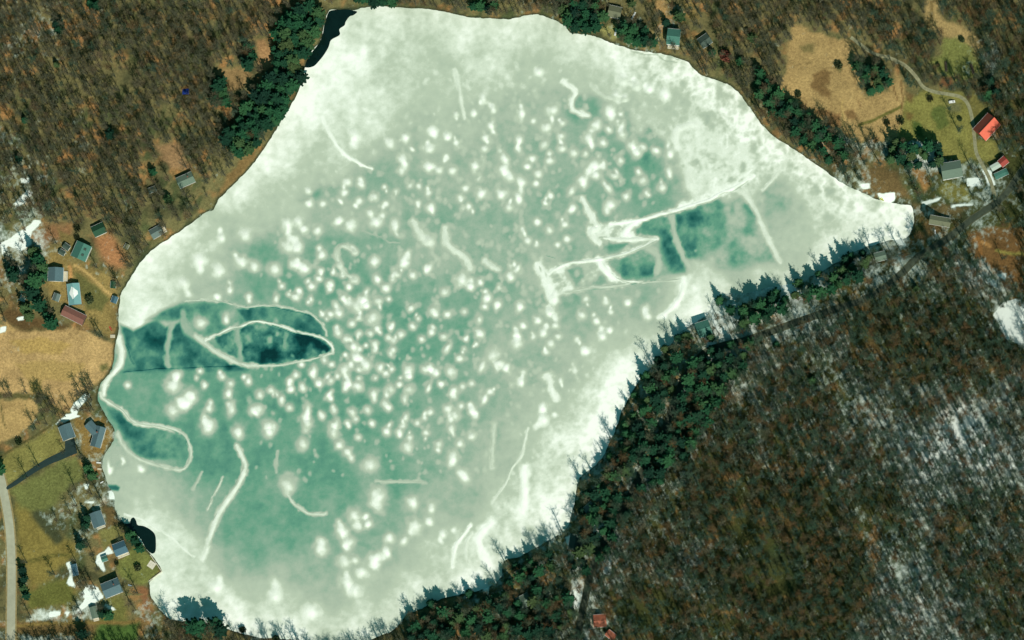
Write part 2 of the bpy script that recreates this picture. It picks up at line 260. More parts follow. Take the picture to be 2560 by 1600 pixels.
# round wind drifts: x, y, radius (tile units)
BL = []
def bl(ox, oy, arr): BL.extend([(ox+a[0]*TF, oy+a[1]*TF, a[2]*TF*1.46, (a[3] if len(a) > 3 else 1.0), (a[4] if len(a) > 4 else 90)) for a in arr])
bl(640,530,[(220,80,38),(300,70,30),(340,120,28),(430,125,28),(580,60,25),(660,90,40),(840,70,35),(975,95,32,1.7),(1210,200,34),(1440,475,42),(1500,520,25),(1780,450,30),(220,235,45),(290,250,35),(460,300,28),(130,395,38),
 (265,365,35),(335,390,38),(690,280,22),(585,370,22),(830,350,30),(1035,350,34,1.5),(980,435,24),(850,465,24,1.3),(955,475,20),(905,530,28),(1100,440,26),(1210,390,22),(450,410,22),(440,465,22),(540,425,16),(610,450,18),
 (690,475,25),(510,495,22),(650,520,22),(385,520,25),(180,520,20),(140,600,22,1.7),(280,590,25),(230,575,15),(385,610,20,1.5),(610,600,22),(650,635,20),(520,540,18),(750,610,30),(700,660,40),(770,650,25),(860,620,25),(930,610,18),
 (520,715,25),(580,710,30),(465,720,15),(720,740,22),(670,780,22),(815,740,40),(570,840,26,1.5,120),(630,890,24),(680,940,25),(725,850,20),(800,850,22),(850,815,22),(940,810,20,1.3),(1015,855,24),(1095,800,22),(1135,745,18),(1230,840,22),
 (1310,870,25),(1160,890,22),(925,880,20),(965,900,20),(830,920,22),(725,960,18),(770,935,15),(830,975,18),(960,965,22),(700,1020,30),(625,1000,14),(770,1070,35),(530,1070,18),(480,1035,20),(620,1105,35),(720,1105,18),
 (870,1090,25),(910,1130,20),(950,1100,20),(1070,1100,35),(1065,1150,25),(1180,1100,25),(1215,1090,25),(1260,1120,25),(1360,1120,32,1.5,120),(320,1070,18),(405,1110,28,1.4),(280,1140,22),(235,1180,25),(240,1240,22),(325,1225,24,1.4,110),
 (440,1200,22),(100,1245,22),(25,1280,25),(520,1180,25),(570,1150,18),(640,1200,28),(720,1165,18),(710,1220,30),(835,1165,18),(510,1275,22,2.2,50),(180,1310,24,1.6),(235,1365,22),(820,1270,28),(940,1240,28),(1000,1205,22),
 (1075,1240,28),(1040,1310,22,1.7),(1210,1225,22,2.2,70),(1295,1205,20),(1340,950,26,2.2,60),(1425,1020,22),(1455,960,16),(1470,890,16),(1540,925,16),(1565,850,30),(1560,750,26,1.4),(1620,600,26),(1690,640,22),(1600,660,22),
 (1320,560,28),(1570,485,22),(1580,1080,26,2.6,70),(1600,1310,24,2.0,65),(1510,1200,20),(1445,1220,18),(1385,1250,28),(910,1350,30,1.7,120),(550,1390,20),(465,1430,20),(675,1400,25),(780,1385,25),(360,1405,34,2.3),(20,1380,30),
 (85,1500,35),(550,1490,30),(640,1480,20),(700,1450,20),(810,1480,20),(1045,1440,26,1.7,65),(1130,1480,18),(1180,1440,18),(1215,1400,22),(1345,1375,28),(1435,1360,20),(1390,1420,35),(1510,1390,28),(1540,1430,20),(1085,670,22),
 (1240,690,30),(1340,720,20),(1460,700,20),(1640,1260,18),(1660,1000,40),(1700,1060,30),(1750,1090,24)])
bl(640,0,[(940,1000,34,1.3,130),(1045,960,28),(1090,1040,16,1.6,130),(1035,1130,34,1.8,110),(1235,915,30),(1340,955,25),(1400,1000,20),(1215,1040,28),(1210,1165,32),(1275,1190,26),(1330,1100,20),(1370,1190,26),(1530,1160,28,1.3),
 (1600,1040,25),(1605,965,22),(1645,880,25),(1525,790,22),(1590,690,26,1.5,110),(1660,760,24,1.3),(1400,800,22),(1740,1110,30,1.5,110),(1730,1190,35),(1780,1240,28),(690,945,32,1.5,130),(640,1270,28),(730,1290,24,1.3,140),
 (1080,1300,18),(1140,1300,18),(1210,1350,18),(980,1340,18),(900,1310,15),(1465,1320,20),(1575,1355,30),(1720,1360,32),(620,1350,20),(590,1410,16,2,130),(720,1410,20),(830,1380,25),(370,1420,25),(470,1430,20),(1770,1450,25),
 (1130,1420,18),(910,1430,18),(800,1490,25),(1220,1450,30),(1430,1380,20),(1490,1450,20),(370,1335,24)])
bl(1280,0,[(65,790,28,2.0,100),(190,500,28),(280,770,35),(240,890,30),(350,860,22),(150,850,18),(50,980,25),(45,1040,20),(230,1010,26,1.4,60),(345,950,22),(350,1035,25),(540,970,30),(595,870,32),(675,900,24,1.4,110),(680,770,40),
 (760,800,18),(740,850,18),(770,935,30),(640,1000,26),(840,1010,35),(875,1070,32),(920,1030,20),(435,1065,28),(515,1070,22,1.3),(265,1120,26),(140,1115,20),(105,1165,22),(180,1215,25),(60,1270,30,1.5,130),(170,1285,18),
 (40,1380,25),(575,1160,40),(590,1220,28),(640,1170,18),(755,1120,26,1.4,110),(720,1230,25),(885,1200,22,1.3,110),(920,1260,28),(1100,1205,28,2.0,95),(1105,1070,30,1.3),(1005,1050,26,1.3,150),(1050,1310,24),(940,1350,22,1.3),
 (800,1370,26),(490,1260,30),(415,1335,26,1.4,60),(670,1310,26,1.8,120),(690,1430,30),(430,1450,22),(1070,660,36,1.4,110),(960,620,25),(870,600,30),(780,560,35),(790,690,22),(730,670,30),(270,1370,18),(230,1420,18,1.4,140)])
bl(1280,530,[(85,140,18,2.4,110),(110,200,22),(170,235,16),(260,120,24),(180,70,20),(365,85,22),(385,190,20),(320,230,18),(55,660,28),(180,755,24),(75,790,24),(220,845,26),(40,850,24),(150,875,18),(30,920,35),(520,610,20),(660,630,20),
 (810,630,25),(490,720,28),(590,760,24),(690,700,18),(680,825,22),(630,870,28),(455,890,20),(510,965,28),(945,720,30,1.4,110),(265,700,28),(300,790,24),(320,870,24),(270,920,28),(240,980,20),(80,1120,20),(65,1190,24,1.4),
 (440,1110,20),(210,1370,30,1.5),(220,1450,38),(300,1420,20),(340,1180,20,1.6),(290,600,34,1.4),(40,390,20,2.0,60)])
bl(640,1060,[(90,50,32,1.4,100),(325,140,36,1.3,70),(540,60,32,1.8),(580,145,28),(640,195,30),(715,95,18),(915,50,24),(1005,50,22),(1035,15,20),(1075,95,18),(1060,155,34,1.2),(1190,65,20),(1275,140,24),(1365,30,26,1.3),
 (1380,235,34,1.3),(1425,135,22),(1510,85,26),(800,285,46),(225,425,52,1.15),(855,500,50,1.2,110),(1095,550,36,1.3),(1225,590,28,1.4),(1215,680,26),(1110,710,42,1.4,130),(685,640,42,1.15),(600,750,40,1.3,110),(655,825,34),
 (780,700,28,1.6,45),(455,870,42,1.25),(620,960,40),(690,950,25),(735,1035,40),(640,1110,44,1.2),(690,1170,42),(830,940,38,1.3,40),(915,895,30,1.6,100),(935,800,30),(1035,820,28,1.5,60),(1305,770,25),(1385,740,18),
 (1455,365,40,1.8,125),(130,1200,44,1.3,70),(390,1310,50),(360,0,30)])
bl(0,530,[(1720,160,40),(1530,410,45),(1690,350,35),(1780,380,34),(1290,500,35),(1550,180,25),(1610,540,26,1.5),(1515,590,25),(1740,590,22,1.4),(1235,1150,32,1.4,70),(1210,1220,42),(1400,1110,22),(1375,1160,14,1.4),
 (1430,1210,20,1.3),(1555,1150,22),(1615,1200,22),(1600,1270,26,1.3),(1620,1375,30,1.8),(1740,1180,22,1.3),(1210,1390,40),(1280,1330,36),(1340,1290,38),(1465,1370,26),(1460,1490,38),(895,1215,20),(1775,1390,28),(1405,770,34),(1580,750,24,1.5),(1400,340,44)])
bl(0,1060,[(1455,30,36,1.2),(1665,60,36,1.3),(985,310,24,1.4,130),(860,250,16,2.0,120),(760,300,22,3.0,95),(1510,1140,40)])
_r = random.Random(5)
BL_SMALL = []
BL_LOBES = []
for (x, y, r, e, a) in BL:                                 # smaller lobes that run together with the drifts
    for _ in range(_r.choice((0, 0, 1, 1))):
        t = R(_r.choice((118, 298, 60, 240, 100, 280))+_r.uniform(-25, 25)); q = r*_r.uniform(.75, 1.35)
        BL_LOBES.append((x+math.cos(t)*q, y-math.sin(t)*q, r*_r.uniform(.5, .85), _r.uniform(1, 1.8), _r.uniform(60, 130)))
for _ in range(520):
    x = _r.gauss(1150, 240); y = _r.gauss(640, 210)
    BL_SMALL.append((x, y, _r.uniform(4, 9), _r.uniform(1, 1.7), _r.uniform(50, 140)))
for _ in range(160):
    BL_SMALL.append((_r.uniform(1050,1750), _r.uniform(180,520), _r.uniform(4,9), _r.uniform(1,1.6), _r.uniform(60,130)))
for _ in range(160):
    BL_SMALL.append((_r.uniform(640,1500), _r.uniform(880,1200), _r.uniform(3.5,7), _r.uniform(1,1.6), _r.uniform(60,130)))
LIGHT = [(T(1340,430,[(480,470),(600,480),(880,465),(1000,450),(940,520),(930,590),(1140,640),(900,690),(700,640),(540,640),(480,580)],S2), .93, 8), (T(1340,430,[(0,860),(140,880),(300,860),(520,840),(280,930),(300,1010),(390,1080),(340,1130),(220,1180),(170,1260),(80,1180),(60,1050),(0,960)],S2), .94, 9),
 (T(1340,430,[(540,840),(660,820),(700,900),(720,960),(800,1010),(700,1020),(620,960)],S2), 1.0, 6), (T(1340,430,[(1330,300),(1600,200),(1660,170),(1640,60),(1900,0),(2060,40),(1740,210),(1480,320),(1330,370)],S2), .97, 9), (T(1340,430,[(400,850),(560,830),(640,960),(500,1090),(400,1090),(440,960)],S2), .78, 10),
 (T(1340,430,[(60,1260),(200,1260),(230,1400),(120,1400)],S2), .90, 10), (T(1100,900,[(950,150),(1060,130),(1140,380),(1080,400),(1010,280)],400/1512), .90, 10), (T(1280,530,[(560,0),(640,110),(620,240),(560,200),(520,110)]), .92, 8), (T(1280,0,[(820,720),(900,660),(960,760),(1130,880),(1140,980),(1000,960),(860,930)]), .80, 10),
 (T(1280,0,[(1180,880),(1300,860),(1520,900),(1700,1080),(1690,1240),(1440,1370),(1250,1320),(1220,1180),(1160,1040)]), .90, 12)]
CRACKS = [ # dark hair cracks
 (T(1480,0,[(690,840),(720,930),(780,980),(870,995),(990,1035)],320/2419), 1.3), (T(1480,0,[(1000,1035),(1210,1025),(1240,960)],320/2419), .7), (T(1480,0,[(1240,1030),(1310,1100),(1390,1155),(1480,1165),(1600,1185)],320/2419), 1.2),
 (T(1480,0,[(1540,1070),(1610,1130),(1660,1095)],320/2419), .8),
 (T(1340,430,[(2000,90),(1860,180),(1760,205),(1660,275),(1480,330),(1320,385),(1180,420)],S2), .7), (T(1340,430,[(1140,650),(1010,715),(870,775),(700,825)],S2), .7), (T(1340,430,[(280,1135),(420,1125),(620,1105),(860,1070),(1010,1040),(1370,1015)],S2), .7),
 (T(1340,430,[(600,620),(660,615),(690,660)],S2), 1.0), (T(1340,430,[(950,600),(1060,622),(1140,625)],S2), .7), (T(1340,430,[(720,960),(800,1020),(900,1045)],S2), .7), (T(1340,430,[(30,900),(90,970)],S2), .9), (T(1340,430,[(100,790),(180,810)],S2), .6),
 (T(260,700,[(1040,205),(1250,225),(1350,265),(1440,285),(1650,268),(1900,312),(2060,352),(2170,425)],S5), .6), (T(260,700,[(1120,570),(1280,495),(1410,470),(1500,425)],S5), .6), (T(260,700,[(1700,455),(1950,550),(2100,575),(2230,620),(2290,690)],S5), .6),
 (T(260,700,[(200,930),(500,900),(850,890),(1100,870),(1400,868)],S5), .8), (T(260,700,[(215,650),(250,720),(270,800),(300,850)],S5), .8), (T(120,980,[(720,80),(850,165),(960,245),(1060,370),(1160,405),(1420,440),(1610,500)],320/1613), .6),
 (T(0,1060,[(1200,45),(1280,80),(1320,150)]), .6)]
WATER = [T(620,0,[(1280,180),(1400,150),(1500,110),(1590,110),(1640,160),(1720,185),(1660,240),(1600,260),(1540,340),(1520,400),(1440,460),(1445,550),(1310,630),(1270,740),(1200,860),(1120,960),(1040,1040),(940,1065),(860,1040),(900,960),(960,880),(1040,780),(1130,660),(1180,520),(1200,400),(1230,300)],320/2016),
 T(120,1260,[(905,170),(960,240),(1030,240),(1045,190),(1080,170),(1110,210),(1130,265),(1210,280),(1300,330),(1350,390),(1360,480),(1355,590),(1320,625),(1270,600),(1220,540),(1170,440),(1100,380),(1040,350),(940,320),(900,250)],320/1613)]

def ice_value(X, Y):
    wx = X+(fbm(X, Y, 40, 2, 31)-0.5)*10; wy = Y+(fbm(X, Y, 40, 2, 37)-0.5)*10
    v = idw(wx, wy, ICE_PTS, 38, 2.0)
    v = v+(fbm(X, Y, 90, 4, 3)-0.5)*0.20+(fbm(X, Y*0.8, 26, 3, 9)-0.5)*0.12
    v = v-0.02*sstep(.40, .5, v)*(1-sstep(.66, .8, v))
    rim = sstep(.72, .9, v)                                # crusted, wind-carved snow towards the banks
    cr = 1-np.abs(fbm(wx, wy, 30, 4, 61)*2-1)*2.2; fine = fbm(X*0.8+Y*0.5, Y-X*0.3, 11, 3, 67)-0.5
    cz = 0.30+0.70*np.maximum(sstep(1400, 1650, X)*sstep(700, 450, Y), 0.7*sstep(1150, 1300, X)*sstep(850, 1000, Y)); rim = rim*cz
    v = v+rim*(0.09*(cr-0.5)+0.15*fine)-0.02*rim+(1-rim)*0.07*fine
    ne = sstep(1500, 1750, X)*sstep(640, 420, Y); v = v+ne*0.10*(cr-0.5)
    mot = (fbm(X, Y, 34, 5, 21)-0.5)*1.15; jx = (fbm(X, Y, 9, 2, 33)-0.5)*9; jy = (fbm(X, Y, 9, 2, 35)-0.5)*9; wid = 0.55+0.9*fbm(X, Y, 24, 2, 39)
    for poly, tv, mt, soft in DARK:
        m = pmask(wx, wy, poly, soft)
        v = v*(1-m)+m*(tv+mt*mot*1.6)
    for poly, tv, soft in LIGHT:
        m = pmask(wx+jx, wy+jy, poly, soft)*np.clip(1.9*fbm(X*.8+Y*.5, Y-X*.2, 20, 4, 141)-.18+.5*(cr-.5), 0, 1)
        v = v+m*np.clip(tv-v, 0, 1)
    for (x, y, r, e, a) in BL_SMALL:
        b_ = (np.abs(X-x) < r*2.4) & (np.abs(Y-y) < r*2.4)
        if not b_.any(): continue
        dx, dy = X[b_]-x, Y[b_]-y; c, s = math.cos(R(a)), -math.sin(R(a))
        d = np.hypot((dx*c+dy*s)/math.sqrt(e), (-dx*s+dy*c)*math.sqrt(e))/r
        d = d+(fbm(X[b_], Y[b_], 8, 2, 47)-0.5)*0.9; p = (1-sstep(0.3, 1.5, d))*0.36
        vv = v[b_]; v[b_] = vv+p*np.clip(0.95-vv, 0, 1)
    for (x, y, r, e, a) in BL+BL_LOBES:
        b_ = (np.abs(X-x) < r*2.6) & (np.abs(Y-y) < r*2.6)
        if not b_.any(): continue
        v[b_] = blob_v(v[b_], X[b_], Y[b_], x, y, r, e, a)
    for label, rv, w, pts, rel, ob, soft in RID:
        e_ = w*2.6+6; b_ = (X > min(p[0] for p in pts)-e_) & (X < max(p[0] for p in pts)+e_) & (Y > min(p[1] for p in pts)-e_) & (Y < max(p[1] for p in pts)+e_); m = np.zeros(X.shape)
        if b_.any():
            d_ = seg_dist((wx*0.55+X*0.45+jx*0.7)[b_], (wy*0.55+Y*0.45+jy*0.7)[b_], pts); ww = w*(0.35+1.25*fbm(X[b_], Y[b_], 16, 2, 151))
            m[b_] = (1-sstep(ww*0.25, ww*1.0+w*0.65, d_))*np.clip(wid[b_]*1.5-.25, .30, 1.0)
        v = v+np.clip(m, 0, 1)*(rv-v)
    for pts, w in CRACKS:
        m = lmask(wx*0.3+X*0.7, wy*0.3+Y*0.7, smooth(pts, 3), w*1.0, 1.3)
        v = v-m*0.20
    return np.clip(v, 0, 1.05)
def blob_v(v, X, Y, x, y, r, e, a):
    dx, dy = X-x, Y-y; c, s = math.cos(R(a)), -math.sin(R(a))
    q = math.sqrt(e)
    d = np.hypot((dx*c+dy*s)/q, (-dx*s+dy*c)*(q if e > 1.05 else 1))/r
    d = d+(fbm(X, Y, 13, 2, 41)-0.5)*0.60
    p = (1-sstep(0.05, 1.38, d))*(0.90+0.1*math.sin(x*3+y)); hl = (1-sstep(0.7, 2.0, d))*0.35
    v = v+hl*np.clip(0.66-v, 0, 1)
    return v+p*np.clip(1.0-v, 0, 1)

# ------------------------------------------------------------------ land survey
def C(c): return lin(c)
SNOW_PTS = [(400,300,0),(100,200,.02),(60,45,.20),(75,65,.30),(30,520,.22),(50,490,.25),(90,570,.36),(30,620,.40),(70,640,.34),(130,560,.05),(200,560,0),(600,200,0),(250,100,0),(300,480,0),(150,700,0),(60,850,0),(100,1200,0),(60,1500,.05),
 (180,1290,.28),(165,1275,.3),(110,1535,.5),(150,1535,.4),(200,1530,.4),(180,1490,.3),(250,1440,.0),(230,1230,.2),(270,1240,.4),(330,1400,.0),(380,1540,.3),(440,1575,.1),(300,1570,0),(1100,5,0),(1600,40,.05),(1600,85,.3),(1760,110,.1),(1800,50,0),(1850,250,0),(1880,260,.2),
 (1930,330,.1),(2000,360,.12),(2070,330,.2),(2150,360,.40),(2200,350,.40),(2100,380,.2),(2240,345,.5),(2300,350,.7),(2345,360,.6),(2250,250,0),(2180,140,.05),(2060,200,0),(2440,150,.12),(2480,140,.42),(2460,260,.14),(2545,245,.16),(2540,360,.16),(2560,420,.12),(2350,150,.02),(2520,100,.05),(2520,180,.1),
 (2020,60,0),(2340,60,0),(2500,40,0),(2160,480,.3),(2220,440,.05),(2300,470,.2),(2330,500,.30),(2360,510,.25),(2320,530,.30),(2400,510,.34),(2440,470,.34),(2300,560,.15),(2260,610,.4),(2240,640,.5),(2200,670,.35),(2260,660,.4),(2330,590,.3),(2390,560,.2),
 (1750,880,.45),(1800,850,.6),(1830,790,.55),(1700,900,.25),(1750,950,.30),(1900,1000,.30),(2000,880,.27),(1850,1050,.25),(1700,1100,.2),(1640,980,.25),(1800,1250,.1),(1600,1500,.1),(2000,1050,.2),(2150,1080,.34),(2250,1060,.45),(2330,1130,.84),(2380,1090,.92),(2450,1130,.82),(2280,1110,.66),(2350,1180,.66),(2520,1140,.6),(2540,1050,.38),
 (2500,1250,.26),(2540,1450,.20),(2400,1300,.20),(2380,1200,.42),(2200,1150,.3),(2200,1250,.15),(2000,1300,.06),(1900,1450,.05),(2100,1480,.10),(2230,1508,.45),(2290,1550,.5),(2300,900,.14),(2200,800,.12),(2450,900,.18),(2400,760,.16),(2440,690,.5),(2480,700,.4),(1950,830,.42),(2100,740,.3),
 (2250,720,.2),(1960,720,.6),(1920,740,.5),(2020,700,.4),(2080,730,.3),(1600,1190,.4),(1590,1300,.2),(1510,1330,.3),(1520,1400,.4),(1540,1420,.3),(1690,1405,.3),(1500,1380,.3),(1440,1480,.55),(1400,1450,.25),(1390,1500,.25),(1330,1500,.2),(1200,1550,.3),(1100,1580,.1),(1640,1150,.2),(2540,600,.1),(2500,640,.05),(2300,1020,.3)]
DEEP_SNOW = [  # thick white patches: polygon, softness
 T(120,980,[(430,60),(480,15),(530,40),(510,90),(430,150),(380,200),(350,300),(310,290),(280,220),(330,130)],320/1613), T(0,530,[(0,215),(60,200),(150,130),(240,60),(290,70),(220,140),(215,230),(150,270),(60,240),(20,300)]),
 T(120,1260,[(770,540),(830,620),(740,640),(680,690),(690,780),(720,850),(690,850),(600,740),(620,660),(700,610)],320/1613), T(120,1260,[(480,1040),(570,1030),(640,1070),(690,1180),(600,1240),(520,1260),(420,1330),(400,1400),(360,1340),(470,1200),(430,1120)],320/1613),
 T(120,1260,[(230,740),(290,735),(280,820),(310,960),(350,1050),(250,1000),(280,900)],320/1613), T(120,1260,[(720,1265),(850,1335),(830,1345),(730,1290)],320/1613), T(120,1260,[(20,1360),(150,1350),(170,1400),(40,1420)],320/1613), T(120,1260,[(215,1360),(270,1360),(260,1420)],320/1613),
 T(1920,0,[(1390,1250),(1480,1250),(1500,1290),(1440,1310),(1400,1300)]), T(1920,0,[(1500,1190),(1560,1200),(1590,1300),(1540,1290)]), T(1920,0,[(770,1355),(890,1350),(890,1400),(860,1425),(800,1410)]), T(1920,0,[(640,1290),(710,1290),(710,1320),(660,1320)]),
 T(1920,0,[(1070,1410),(1210,1385),(1200,1400),(1110,1425)]), T(1920,0,[(1270,1440),(1430,1425),(1430,1435),(1280,1450)]), T(1920,0,[(1040,990),(1075,1010),(1080,1070),(1060,1075)]), T(1920,530,[(1580,720),(1640,640),(1740,610),(1800,650),(1800,920),(1740,920),(1660,880),(1620,780)]),
 T(1920,530,[(1510,460),(1580,470),(1600,530),(1520,490)]), T(1920,530,[(1610,440),(1670,430),(1660,470)]), T(1920,530,[(1240,1500),(1320,1460),(1420,1440),(1470,1480),(1440,1530),(1260,1540)]), T(1920,1060,[(1250,0),(1440,0),(1360,80),(1340,150),(1300,100)]),
 T(1920,530,[(870,180),(940,190),(960,240),(920,230)]), T(1920,530,[(80,500),(180,500),(190,540),(260,600),(200,620),(130,540)]), T(1280,530,[(1310,690),(1350,690),(1370,720),(1320,750),(1290,740)]), T(1280,530,[(1390,680),(1430,780),(1500,850),(1470,860),(1410,790)]), T(1280,530,[(1340,870),(1400,880),(1420,930),(1360,930)]),
 T(1260,1220,[(610,490),(680,470),(660,600),(640,560)],340/1353), T(1260,1220,[(420,680),(520,720),(560,780),(520,760)],340/1353), T(1260,1220,[(700,1020),(750,1020),(740,1200),(690,1190)],340/1353), T(1260,1220,[(960,690),(1060,680),(1060,860),(1000,850)],340/1353), T(1260,1220,[(900,330),(990,380),(930,540),(890,590)],340/1353),
 T(1260,1220,[(520,440),(600,420),(560,470)],340/1353), T(1080,1240,[(380,1310),(560,1370),(550,1390),(440,1350)],360/1512), T(1080,1240,[(490,880),(560,870),(660,880),(660,940),(600,920),(590,1040),(540,1000)],360/1512), T(0,530,[(0,810),(35,800),(40,835),(0,840)]), T(0,530,[(115,740),(165,735),(165,755),(125,760)]),
 T(0,0,[(100,1420),(190,1340),(230,1350),(170,1420),(110,1450)]), T(0,0,[(140,1250),(200,1250),(200,1285),(150,1280)]), [(168,1036),(200,1040),(160,1056),(140,1060)], T(0,1060,[(590,430),(615,430),(610,460),(595,455)]), T(0,1060,[(755,470),(810,480),(800,530),(770,525)]), T(0,1060,[(590,545),(660,545),(640,560)])]
TAN = (178,146,92)
FIELDS = [ # polygon, colour sRGB, softness
 (T(0,530,[(-80,790),(70,800),(250,845),(480,805),(560,830),(700,880),(800,935),(795,1040),(760,1120),(690,1190),(560,1270),(500,1340),(480,1420),(380,1340),(300,1270),(0,1270),(-80,1270)]), (176,144,90), 5),
 (T(0,530,[(-80,1310),(250,1320),(265,1400),(230,1480),(130,1560),(0,1620),(-80,1640)]), (172,142,86), 5),
 (T(0,1060,[(0,240),(180,130),(380,20),(420,110),(450,180),(380,230),(200,340),(60,430),(0,330)]), (128,122,62), 7),
 (T(0,1060,[(70,460),(250,360),(430,250),(560,220),(580,380),(480,440),(380,560),(260,640),(130,660),(110,520)]), (108,112,58), 10),
 (T(0,1060,[(110,560),(260,640),(380,760),(530,840),(540,920),(420,1000),(320,1110),(200,1160),(180,1000),(120,960)]), (126,112,52), 12),
 (T(0,1060,[(180,1180),(330,1100),(480,1080),(540,1160),(480,1260),(200,1290)]), (98,100,44), 10),
 (T(0,1060,[(100,1400),(500,1380),(980,1380),(1080,1420),(700,1460),(100,1480)]), (112,92,52), 8), (T(0,1060,[(700,1400),(980,1400),(960,1530),(640,1530)]), (76,104,44), 10),
 (T(120,1260,[(650,330),(760,290),(930,270),(970,430),(860,440),(780,540),(700,560)],320/1613), (122,118,62), 5), (T(120,1260,[(690,30),(830,60),(900,220),(740,300),(720,160)],320/1613), (106,88,50), 5),
 (T(120,1260,[(1060,560),(1160,540),(1290,640),(1430,850),(1270,980),(1180,1040),(1040,980),(860,870),(900,680),(1010,640)],320/1613), (112,116,56), 5), (T(120,1260,[(700,1180),(900,1150),(1000,1280),(1000,1480),(600,1512),(760,1340)],320/1613), (104,104,50), 8),
 (T(120,1260,[(1120,1050),(1280,1050),(1280,1280),(1350,1380),(1230,1300)],320/1613), (128,88,54), 6), (T(120,980,[(290,300),(700,320),(830,500),(840,620),(700,800),(600,870),(440,800),(350,560)],320/1613), (128,104,52), 8),
 (T(0,560,[(560,330),(880,280),(900,480),(1100,520),(1300,600),(1520,660),(1480,760),(1440,1000),(1480,1180),(1420,1420),(1000,1240),(800,1020),(640,950),(590,780),(600,560)],320/1613), (134,114,62), 10), (T(0,560,[(1180,140),(1400,120),(1613,420),(1560,560),(1400,560),(1250,400)],320/1613), (156,108,66), 14),
 (T(0,560,[(420,120),(600,0),(900,0),(920,200),(700,220),(500,330)],320/1613), (134,98,62), 14), (T(0,560,[(0,1140),(120,1280),(300,1340),(800,1330),(900,1270),(700,1240),(400,1150),(250,1090),(100,1050)],320/1613), (94,74,42), 8),
 (T(0,0,[(1510,500),(1600,470),(1700,490),(1760,520),(1700,600),(1620,640),(1550,580)]), (150,122,76), 6), (T(0,0,[(1590,1220),(1700,1110),(1792,1040),(1792,1100),(1690,1230),(1600,1330),(1530,1400)]), (122,98,56), 5), (T(0,0,[(1080,1020),(1250,1000),(1300,1120),(1340,1170),(1190,1180)]), (150,118,78), 9),
 (T(640,0,[(140,130),(240,90),(260,20),(320,20),(310,110),(230,180),(160,190)]), (150,120,74), 7), (T(640,0,[(0,280),(60,270),(150,430),(90,480),(20,470)]), (164,126,80), 8),
 (T(0,1512/1512,[(0,0),(1,0),(0,1)]), TAN, 1),
 (T(1920,0,[(165,190),(230,165),(300,220),(420,250),(590,290),(620,330),(610,420),(640,600),(700,690),(860,640),(880,560),(900,480),(960,600),(960,760),(1000,880),(900,980),(700,980),(600,990),(520,910),(300,790),(180,745),(85,640),(130,500),(150,300)]), (166,138,84), 6),
 (T(1920,0,[(950,700),(1100,640),(1350,640),(1410,740),(1460,980),(1600,1000),(1620,1060),(1560,1150),(1480,1120),(1360,1130),(1200,1090),(1190,1000),(900,980)]), (128,124,60), 7), (T(1920,0,[(1400,740),(1430,640),(1480,720),(1540,780),(1470,900)]), (118,112,56), 6),
 (T(1920,0,[(1090,170),(1100,60),(1130,-40),(1240,-40),(1180,80),(1230,150),(1350,180),(1450,260),(1510,330),(1440,400),(1440,340),(1300,260),(1220,240)]), (160,136,84), 7), (T(1920,0,[(1130,440),(1200,380),(1240,260),(1300,260),(1440,340),(1470,480),(1520,520),(1400,580),(1250,540)]), (120,124,62), 8),
 (T(1920,0,[(990,1180),(1100,1180),(1130,1290),(1100,1350),(1010,1220)]), (146,110,60), 6), (T(1920,0,[(1240,1260),(1330,1290),(1400,1300),(1410,1420),(1280,1420),(1200,1330)]), (116,112,52), 6), (T(1920,0,[(640,1300),(720,1150),(900,1200),(1000,1400),(760,1360)]), (104,86,50), 10),
 (T(1920,530,[(1390,150),(1480,120),(1800,120),(1800,600),(1740,520),(1600,450),(1500,430),(1440,260)]), (116,86,46), 9), (T(1920,0,[(840,1440),(1000,1430),(1400,1450),(1300,1512),(1050,1512)]), (104,90,54), 9), (T(1920,530,[(680,240),(880,190),(920,230),(760,260),(700,280)]), (112,108,56), 5), (T(1920,530,[(1100,90),(1200,80),(1230,160),(1130,200),(1090,150)]), (126,100,58), 5),
 (T(1920,530,[(660,920),(740,900),(780,960),(860,1040),(760,1060)]), (104,84,48), 12), (T(1920,530,[(1280,1330),(1400,1330),(1420,1430),(1200,1460)]), (128,86,44), 12), (T(1920,1060,[(700,780),(745,690),(775,700),(780,860),(790,1060),(700,940)]), (132,102,60), 7), (T(1920,1060,[(700,1100),(740,1100),(800,1180),(760,1230),(710,1220)]), (122,94,54), 8),
 (T(1920,1060,[(980,1290),(1060,1180),(1060,1100),(1100,1120),(1110,1230),(1070,1340),(1000,1330)]), (120,92,52), 8), (T(1280,1060,[(0,1120),(60,1130),(40,1200),(0,1210)]), (138,120,58), 5), (T(1080,1240,[(380,1100),(600,1120),(590,1300),(520,1330),(430,1290)],360/1512), (128,104,58), 7), (T(1080,1240,[(930,1330),(1060,1330),(1140,1512),(940,1512)],360/1512), (140,112,54), 8),
 (T(1260,1220,[(450,570),(560,500),(620,560),(620,660),(480,700),(370,640)],340/1353), (96,98,48), 5), (T(1260,1220,[(640,390),(740,380),(740,440),(640,450),(570,490),(590,450)],340/1353), (122,104,58), 4), (T(1260,1220,[(1030,1250),(1100,1200),(1150,1450),(1060,1360)],340/1353), (106,92,48), 8),
 (T(1480,0,[(1180,-20),(1340,-20),(1430,300),(1560,330),(1480,480),(1400,560),(1300,400)],320/2419), (160,128,76), 5), (T(1480,0,[(1730,-20),(1900,-20),(2000,230),(2010,440),(1900,460),(1800,320)],320/2419), (142,122,68), 6), (T(1480,0,[(150,560),(260,480),(480,430),(490,700),(420,750),(250,700)],320/2419), (138,134,76), 4), (T(1480,0,[(1070,560),(1260,600),(1400,700),(1380,880),(1240,960),(1180,800)],320/2419), (132,118,70), 5)]
